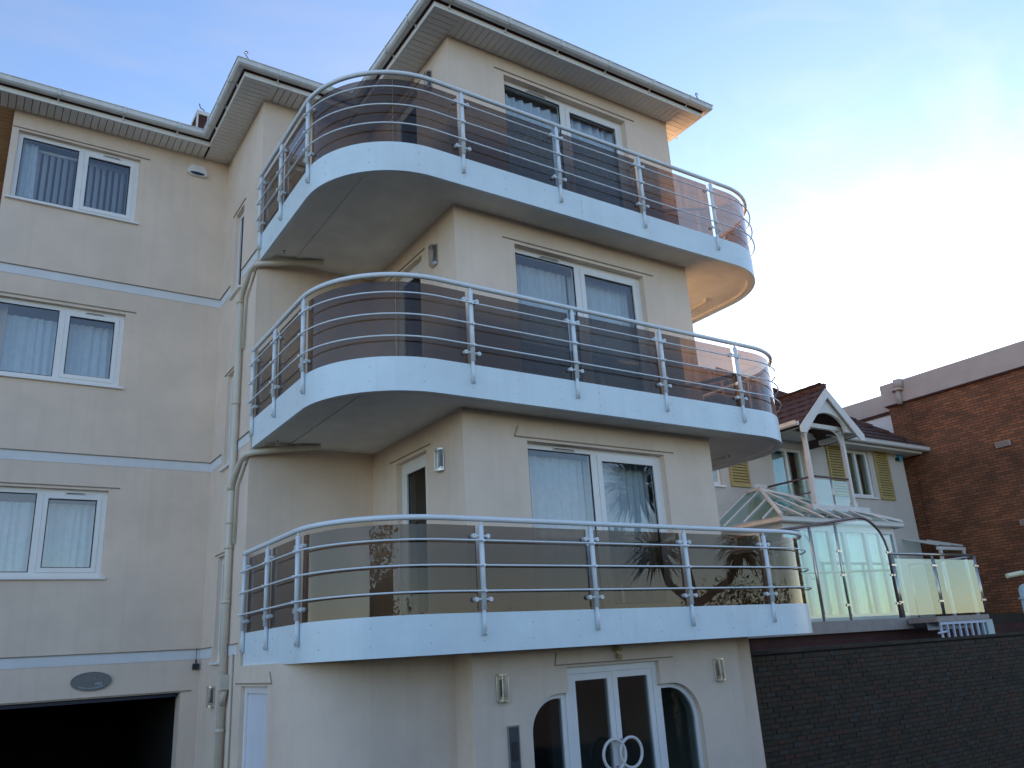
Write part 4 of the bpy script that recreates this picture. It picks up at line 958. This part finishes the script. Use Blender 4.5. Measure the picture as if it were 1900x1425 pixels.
# white slatted stand on top of the retaining wall
wz = WZ1+0.05
pt = empty('slatted_stand', (11.7, 0.95, wz), 'white slatted planter stand on the dark wall below the terrace balustrade', 'planter')
B().box((10.75, 0.97, 2.0), (12.62, 1.55, 2.10)).build('top_board', 'slab', pt)
B().box((10.88, 1.24, 1.86), (12.46, 1.27, 1.998)).build('back_panel', 'paleblue', pt)
B().box((10.85, 0.985, 1.945), (12.5, 1.02, 1.998)).build('front_rail', 'paleblue', pt)
for i in range(8): B().box((10.86+i*0.215, 0.985, wz), (10.895+i*0.215, 1.02, 1.944)).build('slat', 'paleblue', pt)
B().box((12.51, 0.985, wz), (12.74, 1.22, 1.998)).build('end_panel', 'paleteal', pt)
B().tube([(10.72, 0.98, 1.80), (11.0, 0.98, 1.82)], 0.02, 6).build('bottom_rail', 'paleblue', pt)
def leafball(b, c, rad, n, size, seed, squash=1.0):
    rnd = random.Random(seed)
    for _ in range(n):
        v = Vector((rnd.gauss(0, 1), rnd.gauss(0, 1), rnd.gauss(0, 1))).normalized()*rad*(rnd.random()**0.4); v.z *= squash
        p = Vector(c)+v; t = Vector((rnd.gauss(0, 1), rnd.gauss(0, 1), rnd.gauss(0, 1))).normalized(); s = t.cross(Vector((rnd.random(), rnd.random(), 1))).normalized()
        b.add([p-t*size, p+s*size*0.45, p+t*size, p-s*size*0.45], [(0, 1, 2, 3)])
# ------------------------------------------------------------------ big brick hall on the right
HA = empty('brick_hall', (20, 0, GL), 'tall brown brick building with pale parapet along the right edge', 'building')
B().box((17.1, 0.3, GL), (27, 4.8, 8.03)).build('wall', 'bigbrick', HA)
B().box((17.0, 0.2, 8.03), (27.1, 4.9, 8.66)).build('parapet', 'coping', HA)
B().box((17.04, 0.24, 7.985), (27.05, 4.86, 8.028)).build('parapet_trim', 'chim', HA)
B().box((18.5, 4.805, GL), (27, 11, 8.25)).build('rear_wing', 'hwhite', HA)
B().box((18.4, 4.905, 8.25), (27.1, 11.1, 8.8)).build('rear_parapet', 'coping', HA)
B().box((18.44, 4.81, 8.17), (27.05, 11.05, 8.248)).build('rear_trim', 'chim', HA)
B().box((17.07, 4.15, 3.0), (17.0995, 4.35, 7.98)).build('brick_pier', 'bigbrick', HA)
for (y, z) in ((1.98, 6.24), (1.85, 4.24)):
    v = B().box((17.05, y-0.2, z-0.07), (17.099, y+0.16, z+0.07)).build('air_vent', 'coping', HA)
    for i in range(4): B().box((17.046, y-0.18, z-0.052+i*0.03), (17.0495, y+0.14, z-0.04+i*0.03)).build('vent_louvre', 'dark', v)
flu = empty('wall_flue', (16.95, 4.35, 7.9), 'small pale pipe flue on the far corner of the brick building', 'flue')
B().tube([(16.93, 4.34, 7.95), (16.93, 4.34, 8.35)], 0.07, 10).build('pipe', 'coping', flu, smooth=True); B().tube([(16.93, 4.34, 8.35), (16.93, 4.34, 8.42)], 0.16, 10).build('collar', 'coping', flu)
B().tube([(16.93, 4.28, 8.42), (16.93, 4.28, 8.66)], 0.13, 10).build('cowl', 'coping', flu, smooth=True)
# pale post with lamp housing at the right edge
bo = empty('pale_post', (5.0, -3.47, GL), 'pale round-topped post with a cream lamp housing at the right edge', 'post')
pts = [(5.0, -3.47, GL), (5.0, -3.47, 2.24)] + [(5.0, -3.47, 2.24+0.07*math.sin(a)) for a in (0.5, 1.0, 1.5)]
q = B(); q.tube(pts[:2], 0.075, 14)
V = []; 
for i in range(6):
    a = PI/2*i/5.5
    V += [(5.0+0.075*math.cos(a)*math.cos(2*PI*k/14), -3.47+0.075*math.cos(a)*math.sin(2*PI*k/14), 2.24+0.07*math.sin(a)) for k in range(14)]
q.add(V, [(i*14+k, i*14+(k+1) % 14, (i+1)*14+(k+1) % 14, (i+1)*14+k) for i in range(5) for k in range(14)]+[tuple(range(70, 84))])
q.build('shaft', 'paleteal', bo, smooth=True)
B().tube([(5.0, -3.47, 2.15), (5.0, -3.47, 2.165)], 0.095, 14).build('collar', 'paleteal', bo)
B().tube([(4.83, -3.385, 2.40), (4.985, -3.49, 2.425)], 0.026, 12).build('lamp_housing', 'cream', bo, smooth=True)
B().tube([(4.985, -3.49, 2.425), (5.0, -3.52, 2.40), (5.0, -3.48, 2.29)], 0.014, 8).build('bracket', 'black', bo, smooth=True)

# ------------------------------------------------------------------ planting in front of the building (seen mirrored in the glass, plus hedges added to block low sky)
CT = empty('cordyline_tree', (7.6, -5.0, GL), 'multi-headed spiky cordyline palm mirrored in the lower balcony glass and first-floor door', 'tree')
fork = (7.56, -5.0, 2.6)
q = B(); q.tube([(7.62, -5.0, GL), (7.6, -5.02, 1.0), fork], 0.16, 10, r1=0.11)
heads = [((7.45, -5.0, 5.2), 1.05, 340), ((6.55, -4.9, 3.68), 0.85, 240), ((9.2, -5.05, 3.85), 0.85, 240)]
for (hp, rl, n) in heads:
    mid = Vector(fork).lerp(Vector(hp), 0.5)+Vector((0.25 if hp[0] > 7.6 else -0.2, 0, -0.15 if abs(hp[0]-7.6) > .5 else 0))
    q.tube([fork, tuple(mid), hp], 0.09, 8, r1=0.06)
q.build('trunk', 'bark', CT, smooth=True)
for hi, (hp, rl, n) in enumerate(heads):
    b = B(); rnd = random.Random(hi+11)
    for _ in range(n):
        az = rnd.uniform(0, 2*PI); elv = math.asin(rnd.uniform(-0.75, 0.98)); ln_ = rl*rnd.uniform(0.7, 1.1)
        d = Vector((math.cos(az)*math.cos(elv), math.sin(az)*math.cos(elv), math.sin(elv))); s = d.cross(Vector((0, 0, 1.01))).normalized()*0.028
        p0 = Vector(hp)+Vector((0, 0, rnd.uniform(-0.12, 0.12))); p1 = p0+d*ln_*0.55; p2 = p0+d*ln_+Vector((0, 0, -0.22*ln_*(1-abs(elv)/1.7)))
        b.add([p0-s*0.6, p0+s*0.6, p1+s, p1-s, p2], [(0, 1, 2, 3), (3, 2, 4)])
    b.build('crown', 'leaf', CT, recalc=False)
def hedge(x0, n, y, h, label, seed):
    e = empty('hedge', (x0+n*0.45, y, GL), label, 'hedge', 'tall hedges across the road')
    q = B()
    for i in range(n):
        for j in range(3): leafball(q, (x0+i*0.9, y+0.2*math.sin(i*2), 0.5+j*(h-1.3)/2+0.25*math.sin(i*1.7)), 1.15, 700, 0.075, seed+i*3+j, 1.0)
    q.build('foliage', 'hedge', e, recalc=False)
    q = B(); q.box((x0-0.4, y-0.25, GL), (x0+n*0.9-0.5, y+0.25, h-1.5)); q.build('inner_branches', 'hedge', e)
hedge(12.4, 6, -9.0, 3.2, 'dark clipped hedge mirrored low in the right end of the lowest balcony glass', 40)
hedge(-2.0, 13, -13.0, 2.6, 'dark hedge added behind the camera to block low sky from the lower walls', 140)  # added behind the camera to keep low sky light off the ground floor
hedge(-8.0, 6, -13.5, 3.0, 'dark hedge added to block low sky, also mirrored at the curved left end of the lowest balcony glass', 240)  # added at the left as a further block against low sky

hedge(-14.5, 9, -10.6, 5.4, 'tall dark hedge added out of view to darken the lower walls, left of the shorter hedges', 340)  # unseen hedge, added only to shade the bottom of the facade
